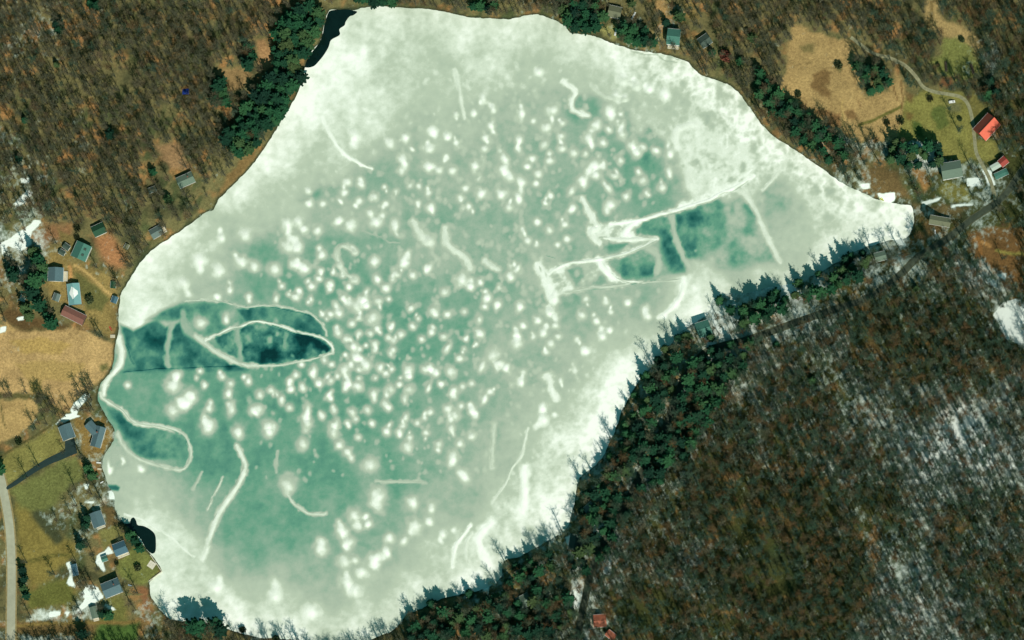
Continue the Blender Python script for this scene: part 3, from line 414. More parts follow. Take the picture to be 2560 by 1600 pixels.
WORN = [ # tracks, bare strips: points, half width, colour
 (T(0,530,[(520,370),(640,450),(730,540),(800,590),(860,612)]), 3.2, (176,146,92)), (T(0,530,[(0,730),(40,780),(90,830)]), 4, (168,140,90)), (T(0,530,[(490,380),(500,450),(480,500)]), 4, (178,134,82)), (T(0,1060,[(160,970),(330,925),(430,905),(500,930)]), 2, (92,88,44)), (T(0,1060,[(170,985),(330,940),(430,920),(490,940)]), 1.6, (92,88,44)),
 (T(0,530,[(0,1280),(130,1290),(280,1290),(330,1340),(480,1420)]), 5, (86,82,48)), (T(0,530,[(0,1330),(20,1420),(40,1512)]), 1.2, (100,92,54)), (T(0,1060,[(0,230),(180,120),(360,10)]), 2.4, (84,80,46)), (T(0,1060,[(260,640),(330,720),(400,800)]), 14, (66,70,46)), (T(0,1060,[(100,1420),(400,1395),(960,1390)]), 4, (122,104,58)),
 (T(1920,530,[(1440,180),(1500,210),(1550,240)]), 4, (170,128,76)), (T(1920,530,[(1600,270),(1700,290),(1800,290)]), 3.4, (142,132,68)), (T(1920,530,[(1470,180),(1490,300),(1480,420)]), 5, (140,100,56)), (T(1920,0,[(1110,200),(1150,100),(1140,0)]), 2.5, (112,96,58)), (T(1920,0,[(640,870),(760,830),(880,770),(930,740)]), 4, (98,96,48)),
 (T(1920,0,[(930,560),(940,680),(930,760)]), 1.6, (110,86,52)), (T(1920,0,[(880,600),(900,700)]), 1.6, (110,86,52)), (T(1920,0,[(520,700),(530,830),(525,900)]), 2, (182,154,96)), (T(1920,0,[(1490,1160),(1420,1130),(1370,1160)]), 3.5, (106,112,72)), (T(0,1060,[(700,1190),(1060,1200)]), .1, (110,110,70))]
SCRUB = [ # darker growth in the open fields: polygon, colour
 (T(1920,0,[(310,520),(400,470),(440,500),(430,580),(390,600),(440,640),(430,690),(360,650),(290,600)]), (112,88,54)), (T(1920,0,[(540,780),(600,760),(640,830),(560,830)]), (116,90,56)), (T(1920,0,[(620,680),(660,740),(640,740)]), (112,86,54)), (T(1920,0,[(470,420),(520,480),(500,500),(460,470)]), (84,84,50)), (T(1920,0,[(210,310),(330,310),(320,380),(250,380)]), (110,100,62)), (T(1920,0,[(300,770),(500,790),(520,900),(400,850)]), (122,92,58)),
 (T(1920,0,[(960,640),(1020,670),(1000,720),(960,710)]), (110,88,54)), (T(1920,0,[(960,790),(1010,800),(1000,860),(960,840)]), (106,88,50)), (T(1920,0,[(1000,850),(1080,870),(1090,960),(1010,960)]), (66,86,40)), (T(1920,0,[(1150,740),(1240,740),(1270,880),(1180,900),(1140,820)]), (84,96,48)), (T(1920,0,[(1250,700),(1350,720),(1360,780),(1290,780)]), (104,104,70)), (T(1920,0,[(1200,540),(1300,550),(1300,610),(1200,600)]), (110,76,50)),
 (T(0,530,[(60,900),(300,880),(500,920),(420,1000),(150,980)]), (168,140,82)), (T(0,530,[(100,1060),(400,1040),(600,1060),(500,1180),(200,1180)]), (164,138,84)), (T(0,530,[(700,1080),(740,1060),(770,1100),(720,1130)]), (90,92,52)), (T(0,530,[(200,1180),(290,1180),(300,1260),(210,1260)]), (142,124,70)), (T(0,530,[(520,420),(620,470),(760,600),(720,700),(600,680),(560,560)]), (92,92,52)), (T(0,530,[(400,110),(560,200),(560,320),(430,330)]), (112,100,58))]
def land_color(X, Y, sd):
    n1 = fbm(X, Y, 70, 3, 51); n2 = fbm(X, Y, 22, 3, 57); n3 = fbm(X*0.9+Y*0.45, Y*0.35-X*0.18, 12, 2, 63)
    wx = X+(n2-0.5)*16; wy = Y+(fbm(X, Y, 22, 3, 71)-0.5)*16
    litter_nw = C((108,102,66)); litter_se = C((68,72,38)); orange = C((160,118,72)); moss = C((58,74,44)); dark = C((54,60,40))
    se = sstep(-60, 120, (X-1800)*0.62+(Y-860)*0.60)*sstep(1100, 1500, X)
    col = litter_nw[None]*(1-se[:, None])+litter_se[None]*se[:, None]
    t = sstep(0.52, 0.72, n1*0.35+n2*0.65)*(0.9-0.38*se); col = col*(1-t[:, None])+orange[None]*t[:, None]
    t = sstep(0.50, 0.72, fbm(X, Y, 60, 3, 81)*0.6+n3*0.4)*0.75; col = col*(1-t[:, None])+moss[None]*t[:, None]
    t = sstep(0.5, 0.75, fbm(X, Y, 40, 3, 91))*0.7; col = col*(1-t[:, None])+dark[None]*t[:, None]
    for poly, c, soft in FIELDS:
        m = pmask(wx, wy, poly, soft)
        cl = C(c); cl = cl*0.92+0.08*cl.mean(); cc = cl[None]*(0.70+0.56*fbm(X, Y, 26, 4, 101))[:, None]
        col = col*(1-m[:, None])+cc*m[:, None]
    for poly, c in SCRUB:
        m = pmask(wx, wy, poly, 5)*0.9; col = col*(1-m[:, None])+C(c)[None]*m[:, None]
    for pts, w, c in WORN:
        m = lmask(X*0.6+wx*0.4, Y*0.6+wy*0.4, smooth(pts, 3), w, max(1.8, w*0.5)); col = col*(1-m[:, None])+C(c)[None]*m[:, None]
    # damp dark bank along the water
    m = (1-sstep(1.5, 7, sd))*0.85; col = col*(1-m[:, None])+C((44,54,36))[None]*m[:, None]
    snow = idw(X, Y, SNOW_PTS, 14, 1.6)
    open_ = np.zeros(X.shape)
    for poly, c, soft in FIELDS[:10]+FIELDS[23:28]: open_ = np.maximum(open_, pmask(wx, wy, poly, soft+4))
    snow = snow*(1-open_)
    for poly in DEEP_SNOW:
        m = pmask(X*0.55+wx*0.45, Y*0.55+wy*0.45, poly, 4.5); snow = np.maximum(snow, m*1.5)
    return col, snow

# ------------------------------------------------------------------ materials
def new_mat(name):
    m = bpy.data.materials.new(name); m.use_nodes = True; nt = m.node_tree
    return m, nt, nt.nodes['Principled BSDF']
def mixc(nt, fac, a, b_, mode='MIX'):
    n = nt.nodes.new('ShaderNodeMix'); n.data_type = 'RGBA'; n.blend_type = mode
    for s, v in ((0, fac), (6, a), (7, b_)):
        if hasattr(v, 'links'): nt.links.new(v, n.inputs[s])
        else: n.inputs[s].default_value = v
    return n.outputs[2]
def math_(nt, op, a, b_=0.0, clamp=False):
    n = nt.nodes.new('ShaderNodeMath'); n.operation = op; n.use_clamp = clamp
    for i, v in enumerate((a, b_)):
        if hasattr(v, 'links'): nt.links.new(v, n.inputs[i])
        else: n.inputs[i].default_value = v
    return n.outputs[0]
def noise_(nt, scale, detail=3, coord='Object', rough=0.55, stretch=None):
    tc = nt.nodes.new('ShaderNodeTexCoord'); src = tc.outputs[coord]
    if stretch:
        mp = nt.nodes.new('ShaderNodeMapping'); mp.inputs['Scale'].default_value = stretch[0]; mp.inputs['Rotation'].default_value = (0, 0, stretch[1])
        nt.links.new(src, mp.inputs[0]); src = mp.outputs[0]
    n = nt.nodes.new('ShaderNodeTexNoise'); n.inputs['Scale'].default_value = scale; n.inputs['Detail'].default_value = detail; n.inputs['Roughness'].default_value = rough
    nt.links.new(src, n.inputs['Vector']); return n.outputs['Fac']
def attr_(nt, name, out='Fac'):
    n = nt.nodes.new('ShaderNodeAttribute'); n.attribute_name = name; return n.outputs[out]
def ramp_(nt, fac, stops):
    n = nt.nodes.new('ShaderNodeValToRGB'); e = n.color_ramp.elements
    while len(e) < len(stops): e.new(0.5)
    for el, (p, c) in zip(e, stops): el.position = p; el.color = c if len(c) == 4 else tuple(c)+(1,)
    nt.links.new(fac, n.inputs[0]); return n.outputs[0]
def bump_(nt, bs, h, strength, dist):
    n = nt.nodes.new('ShaderNodeBump'); n.inputs['Strength'].default_value = strength; n.inputs['Distance'].default_value = dist
    nt.links.new(h, n.inputs['Height']); nt.links.new(n.outputs[0], bs.inputs['Normal'])
def rnd_(nt):
    n = nt.nodes.new('ShaderNodeObjectInfo'); return n.outputs['Random']

def mat_ice():
    m, nt, bs = new_mat('lake_ice')
    v = attr_(nt, 'cover')
    n = noise_(nt, 0.16, 5); n2 = noise_(nt, 0.9, 3)
    v = math_(nt, 'ADD', v, math_(nt, 'MULTIPLY', math_(nt, 'SUBTRACT', n, 0.5), 0.16))
    v = math_(nt, 'ADD', v, math_(nt, 'MULTIPLY', math_(nt, 'SUBTRACT', n2, 0.5), 0.06))
    c = ramp_(nt, v, [(0.0, L4((3,46,46))), (.15, L4((20,80,76))), (.30, L4((58,116,104))), (.43, L4((96,147,123))), (.53, L4((130,160,139))), (.65, L4((162,175,156))), (.78, L4((178,189,168))), (.88, L4((208,216,198))), (1.0, L4((242,245,234)))])
    nt.links.new(c, bs.inputs['Base Color'])
    r = ramp_(nt, v, [(0.1, (.35,)*3), (.5, (.55,)*3), (.9, (.85,)*3)])
    nt.links.new(r, bs.inputs['Roughness']); bs.inputs['Specular IOR Level'].default_value = 0.25
    bump_(nt, bs, n2, 0.25, 0.25)
    return m
def mat_land():
    m, nt, bs = new_mat('forest_floor')
    c = attr_(nt, 'tint', 'Color'); s = attr_(nt, 'snow')
    n = noise_(nt, 0.55, 5, rough=0.7); f = noise_(nt, 2.2, 3)
    k = ramp_(nt, n, [(0.28, (.62,.62,.60)), (.5, (.96,.96,.96)), (.72, (1.34,1.32,1.30))])
    c = mixc(nt, 1.0, c, k, 'MULTIPLY')
    c = mixc(nt, 0.5, c, ramp_(nt, f, [(0.3, (.6,.6,.6)), (.7, (1.4,1.4,1.4))]), 'MULTIPLY')
    sn = noise_(nt, 0.22, 6, rough=0.66, stretch=((1.15, 0.95, 1), R(-27)))
    lo = noise_(nt, 0.055, 3)
    sn = math_(nt, 'ADD', math_(nt, 'MULTIPLY', sn, 0.72), math_(nt, 'MULTIPLY', lo, 0.34))
    th = math_(nt, 'ADD', sn, math_(nt, 'MULTIPLY', s, 0.57))
    fac = ramp_(nt, th, [(0.66, (0,)*3), (0.84, (.62,)*3), (1.05, (1,)*3)])
    c = mixc(nt, fac, c, mixc(nt, fac, L4((176,198,182)), L4((228,236,226))))
    nt.links.new(c, bs.inputs['Base Color']); bs.inputs['Roughness'].default_value = 0.95; bs.inputs['Specular IOR Level'].default_value = 0.1
    bump_(nt, bs, n, 0.6, 0.6)
    return m
def mat_plain(name, col, rough=0.8, vary=0.25, scale=1.2, spec=0.2, rand=0.0, stretch=None, metal=0.0, bump=0.0):
    m, nt, bs = new_mat(name)
    n = noise_(nt, scale, 4, stretch=stretch)
    k = ramp_(nt, n, [(0.25, (1-vary,)*3), (0.75, (1+vary,)*3)])
    c = mixc(nt, 1.0, tuple(col)+(1,), k, 'MULTIPLY')
    if rand > 0:
        k2 = ramp_(nt, rnd_(nt), [(0, (1-rand,)*3), (1, (1+rand,)*3)]); c = mixc(nt, 1.0, c, k2, 'MULTIPLY')
    nt.links.new(c, bs.inputs['Base Color']); bs.inputs['Roughness'].default_value = rough; bs.inputs['Specular IOR Level'].default_value = spec; bs.inputs['Metallic'].default_value = metal
    if bump: bump_(nt, bs, n, 0.5, bump)
    return m
def mat_leaf(name, stops, rough=0.8):
    m, nt, bs = new_mat(name)
    c = ramp_(nt, rnd_(nt), stops)
    n = noise_(nt, 0.9, 3); k = ramp_(nt, n, [(0.3, (.65,)*3), (.7, (1.35,)*3)])
    c = mixc(nt, 1.0, c, k, 'MULTIPLY'); nt.links.new(c, bs.inputs['Base Color']); bs.inputs['Roughness'].default_value = rough; bs.inputs['Specular IOR Level'].default_value = 0.15
    return m
MT = {}
MT['ice'] = mat_ice(); MT['land'] = mat_land()
MT['water'] = mat_plain('open_water', (0.003, 0.012, 0.010), 0.08, 0.2, 0.2, 0.4)
MT['asphalt'] = mat_plain('asphalt', lin((66,74,60)), 0.9, 0.3, 0.3)
MT['asphalt_old'] = mat_plain('old_asphalt', lin((158,158,136)), 0.9, 0.14, 0.25)
MT['asphalt_new'] = mat_plain('new_asphalt', lin((34,52,50)), 0.8, 0.15, 0.4)
MT['litter_edge'] = mat_plain('road_verge', lin((84,86,62)), 0.95, 0.4, 0.4)
MT['gravel'] = mat_plain('gravel', lin((136,134,104)), 0.95, 0.35, 0.5)
MT['shoulder'] = mat_plain('road_shoulder', lin((138,124,84)), 0.95, 0.3, 0.5)
MT['bark'] = mat_plain('bark', (0.085, 0.082, 0.056), 0.9, 0.35, 1.5, 0.1, 0.35)
MT['twig'] = mat_leaf('twigs', [(0.0, (.120,.098,.052,1)), (.25, (.080,.086,.050,1)), (.5, (.122,.112,.066,1)), (.75, (.066,.078,.046,1)), (1.0, (.150,.106,.056,1))])
MT['twig_green'] = mat_leaf('grey_green_twigs', [(0.0, (.036,.076,.044,1)), (.28, (.058,.098,.062,1)), (.5, (.026,.058,.034,1)), (.68, (.078,.096,.054,1)), (.8, (.100,.072,.032,1)), (1.0, (.128,.078,.034,1))])
MT['needle'] = mat_leaf('needles', [(0.0, (.006,.030,.018,1)), (.25, (.010,.050,.024,1)), (.55, (.016,.078,.032,1)), (.8, (.030,.100,.036,1)), (1.0, (.056,.086,.030,1))])
MT['cbark'] = mat_plain('conifer_bark', (0.07, 0.05, 0.035), 0.9, 0.3, 1.5)
MT['shrub'] = mat_leaf('shrub_leaves', [(0, (.035,.06,.022,1)), (1, (.06,.07,.03,1))])
MT['redleaf'] = mat_leaf('red_leaves', [(0, (.16,.05,.035,1)), (1, (.20,.07,.045,1))])
MT['white'] = mat_plain('white_paint', (.72,.73,.69), 0.7, 0.08, 0.8)
MT['cream'] = mat_plain('cream_siding', (.52,.50,.42), 0.8, 0.1, 0.8)
MT['wood'] = mat_plain('weathered_wood', (.24,.19,.13), 0.85, 0.25, 0.8)
MT['darkwood'] = mat_plain('dark_wood', (.085,.065,.045), 0.85, 0.25, 0.8)
MT['redwood'] = mat_plain('red_boards', (.25,.05,.035), 0.8, 0.2, 0.8)
MT['bluewall'] = mat_plain('blue_siding', lin((70,110,130)), 0.8, 0.1, 0.8)
MT['brick'] = mat_plain('chimney_brick', (.22,.10,.07), 0.9, 0.3, 4)
MT['glass'] = mat_plain('window_glass', (.02,.03,.035), 0.1, 0.1, 1, 0.5)
MT['snow'] = mat_plain('snow', (.80,.82,.76), 0.85, 0.06, 0.6)
MT['deck'] = mat_plain('deck_boards', lin((196,186,160)), 0.85, 0.15, 0.8)
MT['concrete'] = mat_plain('concrete', lin((206,198,178)), 0.9, 0.12, 0.5)
MT['tarp'] = mat_plain('blue_tarp', lin((30,60,140)), 0.5, 0.2, 0.5)
MT['tyre'] = mat_plain('tyre_rubber', (.02,.02,.02), 0.9, 0.2, 2)
ROOF = {k: mat_plain('roof_'+k, lin(c), 0.75, v, 0.7, 0.25, 0, ((1, 6, 1), 0)) for k, c, v in [
 ('teal', (66,112,98), .22), ('grey', (92,108,102), .14), ('slate', (80,104,108), .22), ('bluegrey', (64,96,108), .2), ('coral', (206,100,78), .15), ('rust', (164,98,74), .2), ('red', (150,66,56), .15), ('brown', (124,84,72), .2),
 ('olive', (104,108,84), .2), ('darkgreen', (34,72,50), .2), ('paleblue', (112,156,154), .14), ('dark', (64,80,70), .2), ('pale', (176,190,176), .1), ('moss', (96,114,98), .16)]}

# ------------------------------------------------------------------ mesh builders
def mesh_np(name, V, F, mat=None, smooth_=False):
    V = np.asarray(V, np.float32); me = bpy.data.meshes.new(name)
    F = np.asarray(F, np.int32); k = F.shape[1]
    me.vertices.add(len(V)); me.vertices.foreach_set('co', V.ravel())
    me.loops.add(F.size); me.loops.foreach_set('vertex_index', F.ravel())
    me.polygons.add(len(F)); me.polygons.foreach_set('loop_start', np.arange(0, F.size, k, dtype=np.int32))
    if smooth_: me.polygons.foreach_set('use_smooth', np.ones(len(F), bool))
    me.update(calc_edges=True)
    if mat: me.materials.append(mat)
    return me
def f_attr(me, name, vals): a = me.attributes.new(name, 'FLOAT', 'POINT'); a.data.foreach_set('value', np.asarray(vals, np.float32))
def c_attr(me, name, cols):
    a = me.attributes.new(name, 'FLOAT_COLOR', 'POINT'); c = np.ones((len(cols), 4), np.float32); c[:, :3] = cols; a.data.foreach_set('color', c.ravel())
def link(name, me, parent=None):
    o = bpy.data.objects.new(name, me); COL.objects.link(o)
    if parent is not None: o.parent = parent
    return o
def tag(o, label=None, cat=None, group=None, kind=None):
    if label: o['label'] = label
    if cat: o['category'] = cat
    if group: o['group'] = group
    if kind: o['kind'] = kind
    return o
def empty(name, loc, rz=0, s=1): 
    o = bpy.data.objects.new(name, None); COL.objects.link(o); o.location = loc; o.rotation_euler = (0, 0, rz); o.scale = (s, s, s); o.empty_display_size = 0.5; return o
class MB:
    def __init__(s): s.v = []; s.f = []
    def poly(s, pts, faces):
        n = len(s.v); s.v += [tuple(p) for p in pts]; s.f += [tuple(i+n for i in f) for f in faces]
    def box(s, x0, y0, z0, x1, y1, z1):
        s.poly([(x0,y0,z0),(x1,y0,z0),(x1,y1,z0),(x0,y1,z0),(x0,y0,z1),(x1,y0,z1),(x1,y1,z1),(x0,y1,z1)], [(3,2,1,0),(4,5,6,7),(0,1,5,4),(1,2,6,5),(2,3,7,6),(3,0,4,7)])
    def tube(s, p, q, r0, r1, n=5):
        p = Vector(p); q = Vector(q); d = (q-p).normalized(); a = d.orthogonal().normalized(); b_ = d.cross(a)
        pts = []
        for c, r in ((p, r0), (q, r1)):
            for i in range(n): t = 2*math.pi*i/n; pts.append(c+a*math.cos(t)*r+b_*math.sin(t)*r)
        s.poly(pts, [(i, (i+1) % n, n+(i+1) % n, n+i) for i in range(n)]+[tuple(range(n, 2*n))])
    def build(s, name, mat, parent=None, sm=False):
        me = bpy.data.meshes.new(name); me.from_pydata(s.v, [], s.f); me.materials.append(mat)
        if sm:
            for p in me.polygons: p.use_smooth = True
        return link(name, me, parent)
    def mesh(s, name, mat):
        me = bpy.data.meshes.new(name); me.from_pydata(s.v, [], s.f); me.materials.append(mat); return me

# ------------------------------------------------------------------ land sheet
def axis(lo, hi, step, far):
    a = list(np.arange(lo, hi+step*0.5, step)); s = step; l = [lo]; h = [a[-1]]
    while h[-1] < far: s *= 1.25; h.append(h[-1]+s)
    s = step
    while l[-1] > -far: s *= 1.25; l.append(l[-1]-s)
    return np.array(l[:0:-1]+a+h[1:])
def build_land():
    ax = axis(-408, 408, 1.15, 5200); ay = axis(-268, 262, 1.15, 5200)
    GX, GY = np.meshgrid(ax, ay); x = GX.ravel(); y = GY.ravel()
    sd = lake_sd(x/M+1280, 800-y/M)
    z = terrain(x, y, sd)
    X, Y = to_map(x, y, z)
    col, snow = land_color(X, Y, sd)
    nx, ny = len(ax), len(ay)
    i = (np.arange(ny-1)[:, None]*nx+np.arange(nx-1)[None]).ravel()
    F = np.stack([i, i+1, i+nx+1, i+nx], 1)
    keep = (sd[F] > -14).any(1)                            # nothing under the middle of the lake
    F = F[keep]; used = np.zeros(len(x), bool); used[F.ravel()] = True; idx = np.cumsum(used)-1; F = idx[F]
    me = mesh_np('ground', np.stack([x, y, z], 1)[used], F, MT['land'], True)
    c_attr(me, 'tint', col[used]); f_attr(me, 'snow', snow[used])
    tag(link('ground', me), kind='structure')
build_land()

def build_ice():
    st = 0.72
    ax = np.arange(-316, 304, st); ay = np.arange(-246, 240, st)
    GX, GY = np.meshgrid(ax, ay); x = GX.ravel(); y = GY.ravel(); X = x/M+1280; Y = 800-y/M
    sd = lake_sd(X, Y); nx, ny = len(ax), len(ay)
    i = (np.arange(ny-1)[:, None]*nx+np.arange(nx-1)[None]).ravel()
    F = np.stack([i, i+1, i+nx+1, i+nx], 1); F = F[(sd[F] < 8).any(1)]
    used = np.zeros(len(x), bool); used[F.ravel()] = True; idx = np.cumsum(used)-1; F = idx[F]
    X = X[used]; Y = Y[used]
    v = ice_value(X, Y)
    z = np.clip(v-0.6, 0, 1)*0.0
    me = mesh_np('lake_ice', np.stack([x[used], y[used], z], 1), F, MT['ice'], True)
    f_attr(me, 'cover', v); tag(link('lake_ice', me), kind='structure')
build_ice()

def flat_poly(name, pts, z, mat):
    P = [((p[0]-1280)*M, (800-p[1])*M, z) for p in smooth(pts, 4, True)]
    me = bpy.data.meshes.new(name); n = len(P); P2 = [(p[0], p[1], p[2]) for p in P]
    me.from_pydata(P2, [], [tuple(range(n))[::-1]]); me.materials.append(mat); return link(name, me)
for w in WATER: tag(flat_poly('open_water', w, 0.03, MT['water']), kind='structure')

# ------------------------------------------------------------------ snow drifts and ridges on the ice
LMK = [(655,845,'dark lens of ice'),(520,760,'dark crescent of ice'),(380,1080,'small south-west ice loop'),(590,1270,'long S-shaped snow streak'),(860,640,'hook-shaped snow drift'),(1050,580,'slanting white drift'),(1155,640,'ragged white drift'),
 (1490,520,'white tangle of drifts'),(1390,745,'lower eastern tangle'),(770,1255,'comet-shaped drift'),(1000,1203,'straight level snow streak'),(1455,220,'comma-shaped snow drift'),(870,360,'crescent-shaped snow streak'),(1150,240,'northern upright streak'),(1275,1120,'upright pale streak in the south-east'),
 (1385,990,'pale vertical drift streak'),(1700,630,'dark eastern ice'),(330,700,'white west shore'),(1195,1400,'fan of drifts by the south shore'),(1600,330,'crusted north-eastern snow'),(1780,800,'teal-roofed south-east house'),(1090,800,'centre of the lake'),(1000,1000,'lower centre of the lake'),(900,480,'grey northern ice field')]
def where_ice(x, y):
    d, lx, ly, nm = min((math.hypot(x-a, y-b_), a, b_, n_) for a, b_, n_ in LMK)
    if d < 26: return f'at the {nm}'
    dirs = ['east', 'north-east', 'north', 'north-west', 'west', 'south-west', 'south', 'south-east']
    k = int(round(math.degrees(math.atan2(ly-y, x-lx))/45)) % 8
    return f"{'just' if d < 70 else 'well'} {dirs[k]} of the {nm}"
big = sorted(BL, key=lambda q: -q[2]*math.sqrt(q[3]))[:298]
for (x, y, r, e, a) in big:
    nr, ns = 5, 18; c, s = math.cos(R(a)), math.sin(R(a)); q = math.sqrt(e)
    pts = []; 
    th = np.linspace(0, 2*np.pi, ns, endpoint=False); rj = 1.0+0.10*np.sin(th*2+x)+0.07*np.sin(th*3+y)
    for k in range(nr+1):
        t = k/nr
        if k == 0: pts.append((0, 0, 1.0)); continue
        for j in range(ns):
            lx = math.cos(th[j])*r*t*rj[j]*1.0*q; ly = math.sin(th[j])*r*t*rj[j]*(1/q if e > 1.05 else 1)
            pts.append((lx*c-ly*s, lx*s+ly*c, (1-t*t)**2))
    pts = np.array(pts); h = min(0.40, r*M*0.10)
    X = x+pts[:, 0]; Y = y-pts[:, 1]
    V = np.stack([pts[:, 0]*M, pts[:, 1]*M, pts[:, 2]*h+0.012], 1)
    F = [(0, 1+j, 1+(j+1) % ns) for j in range(ns)]
    Q = [(1+(k-1)*ns+j, 1+k*ns+j, 1+k*ns+(j+1) % ns, 1+(k-1)*ns+(j+1) % ns) for k in range(1, nr) for j in range(ns)]
    me = bpy.data.meshes.new('snow_drift'); me.from_pydata([tuple(p) for p in V], [], F+Q); me.materials.append(MT['ice'])
    for p in me.polygons: p.use_smooth = True
    f_attr(me, 'cover', ice_value(X, Y)); o = link('snow_drift', me); o.location = ((x-1280)*M, (800-y)*M, 0)
    wh = where_ice(x, y)
    size = 'small' if r < 9.7 else ('medium-sized' if r < 14 else 'large'); shape = 'round' if e < 1.25 else ('oval' if e < 1.8 else 'long narrow')
    lab = f'{size} {shape} snow drift {wh}'
    tag(o, lab, 'snow drift', lab)
for label, rv, w, pts, rel, ob, soft in RID:
    P = np.array([(p[0], p[1]) for p in pts]); d = np.gradient(P, axis=0); d /= np.linalg.norm(d, axis=1)[:, None]+1e-9; nrm = np.stack([-d[:, 1], d[:, 0]], 1)
    n = len(P); tt = np.linspace(0, 1, n); wd = 0.8*w*(0.35+0.65*np.sin(np.pi*np.clip(tt*0.94+0.03, 0, 1))**0.5)
    prof = [(-1, 0), (-.55, .55), (0, 1), (.55, .55), (1, 0)]; V = []; A = []
    jit = (fbm(P[:, 0], P[:, 1], 14, 2, 77)-0.5)*0.5+1
    for u, hh in prof:
        q = P+nrm*(u*wd*jit)[:, None]; A.append(q)
        V.append(np.stack([(q[:, 0]-1280)*M, (800-q[:, 1])*M, hh*rel*0.6*jit*np.sin(np.pi*np.clip(tt, .02, .98))**0.6+0.016], 1))
    V = np.concatenate(V); A = np.concatenate(A)
    F = [(k*n+i, (k+1)*n+i, (k+1)*n+i+1, k*n+i+1) for k in range(4) for i in range(n-1)]
    org = V.mean(0); org[2] = 0
    me = mesh_np('snow_ridge', V-org, F, MT['ice'], True); me.flip_normals() if me.polygons[0].normal.z < 0 else None
    f_attr(me, 'cover', ice_value(A[:, 0], A[:, 1])); o = link('snow_ridge', me); o.location = org; tag(o, label, 'snow ridge')

# ------------------------------------------------------------------ roads
def ribbon(name, pts, w, mat, lift, kind='structure', crown=0.05, taper=None):
    P = np.array(smooth(pts, 6)); x, y, z = place(P[:, 0], P[:, 1])
    Q = np.stack([x, y], 1); d = np.gradient(Q, axis=0); d /= np.linalg.norm(d, axis=1)[:, None]; nn = np.stack([-d[:, 1], d[:, 0]], 1)
    V = []; n = len(Q); us = (-1, -.5, 0, .5, 1)
    ww = w if taper is None else np.interp(np.linspace(0, 1, n), [0, 1], taper)
    for u in us:
        q = Q+nn*(u*np.asarray(ww)*np.ones(n)/2)[:, None]; V.append(np.stack([q[:, 0], q[:, 1], terrain(q[:, 0], q[:, 1])+lift+crown*(1-u*u)], 1))
    V = np.concatenate(V); F = [(k*n+i, k*n+i+1, (k+1)*n+i+1, (k+1)*n+i) for k in range(4) for i in range(n-1)]
    me = mesh_np(name, V, F, mat, True)
    if me.polygons[0].normal.z < 0: me.flip_normals()
    return tag(link(name, me), kind=kind)
ribbon('road_shoulder', W_ROAD, 8.4, MT['shoulder'], 0.07); ribbon('road', W_ROAD, 6.2, MT['asphalt_old'], 0.12)
ribbon('road_shoulder', PV_ROAD, 5.6, MT['litter_edge'], 0.07); ribbon('road', PV_ROAD, 4.4, MT['asphalt'], 0.12)
ribbon('driveway', E_DRIVE, 2.6, MT['gravel'], 0.09)
ribbon('driveway', T(0,1060,[(45,452),(120,405),(240,320),(340,262),(430,222),(500,185)]), 3, MT['asphalt_new'], 0.10, taper=(2.4, 6.5))
def draped(name, pts, mat, lift):
    P = np.array(pts); x, y, z = place(P[:, 0], P[:, 1]); me = bpy.data.meshes.new(name); n = len(x)
    me.from_pydata([(x[i], y[i], z[i]+lift) for i in range(n)], [], [tuple(range(n))]); me.materials.append(mat)
    if me.polygons[0].normal.z < 0: me.flip_normals()
    return tag(link(name, me), kind='structure')
draped('driveway', T(120,980,[(215,620),(330,585),(370,770),(300,800),(200,815),(215,700)],320/1613), MT['asphalt_new'], 0.16)

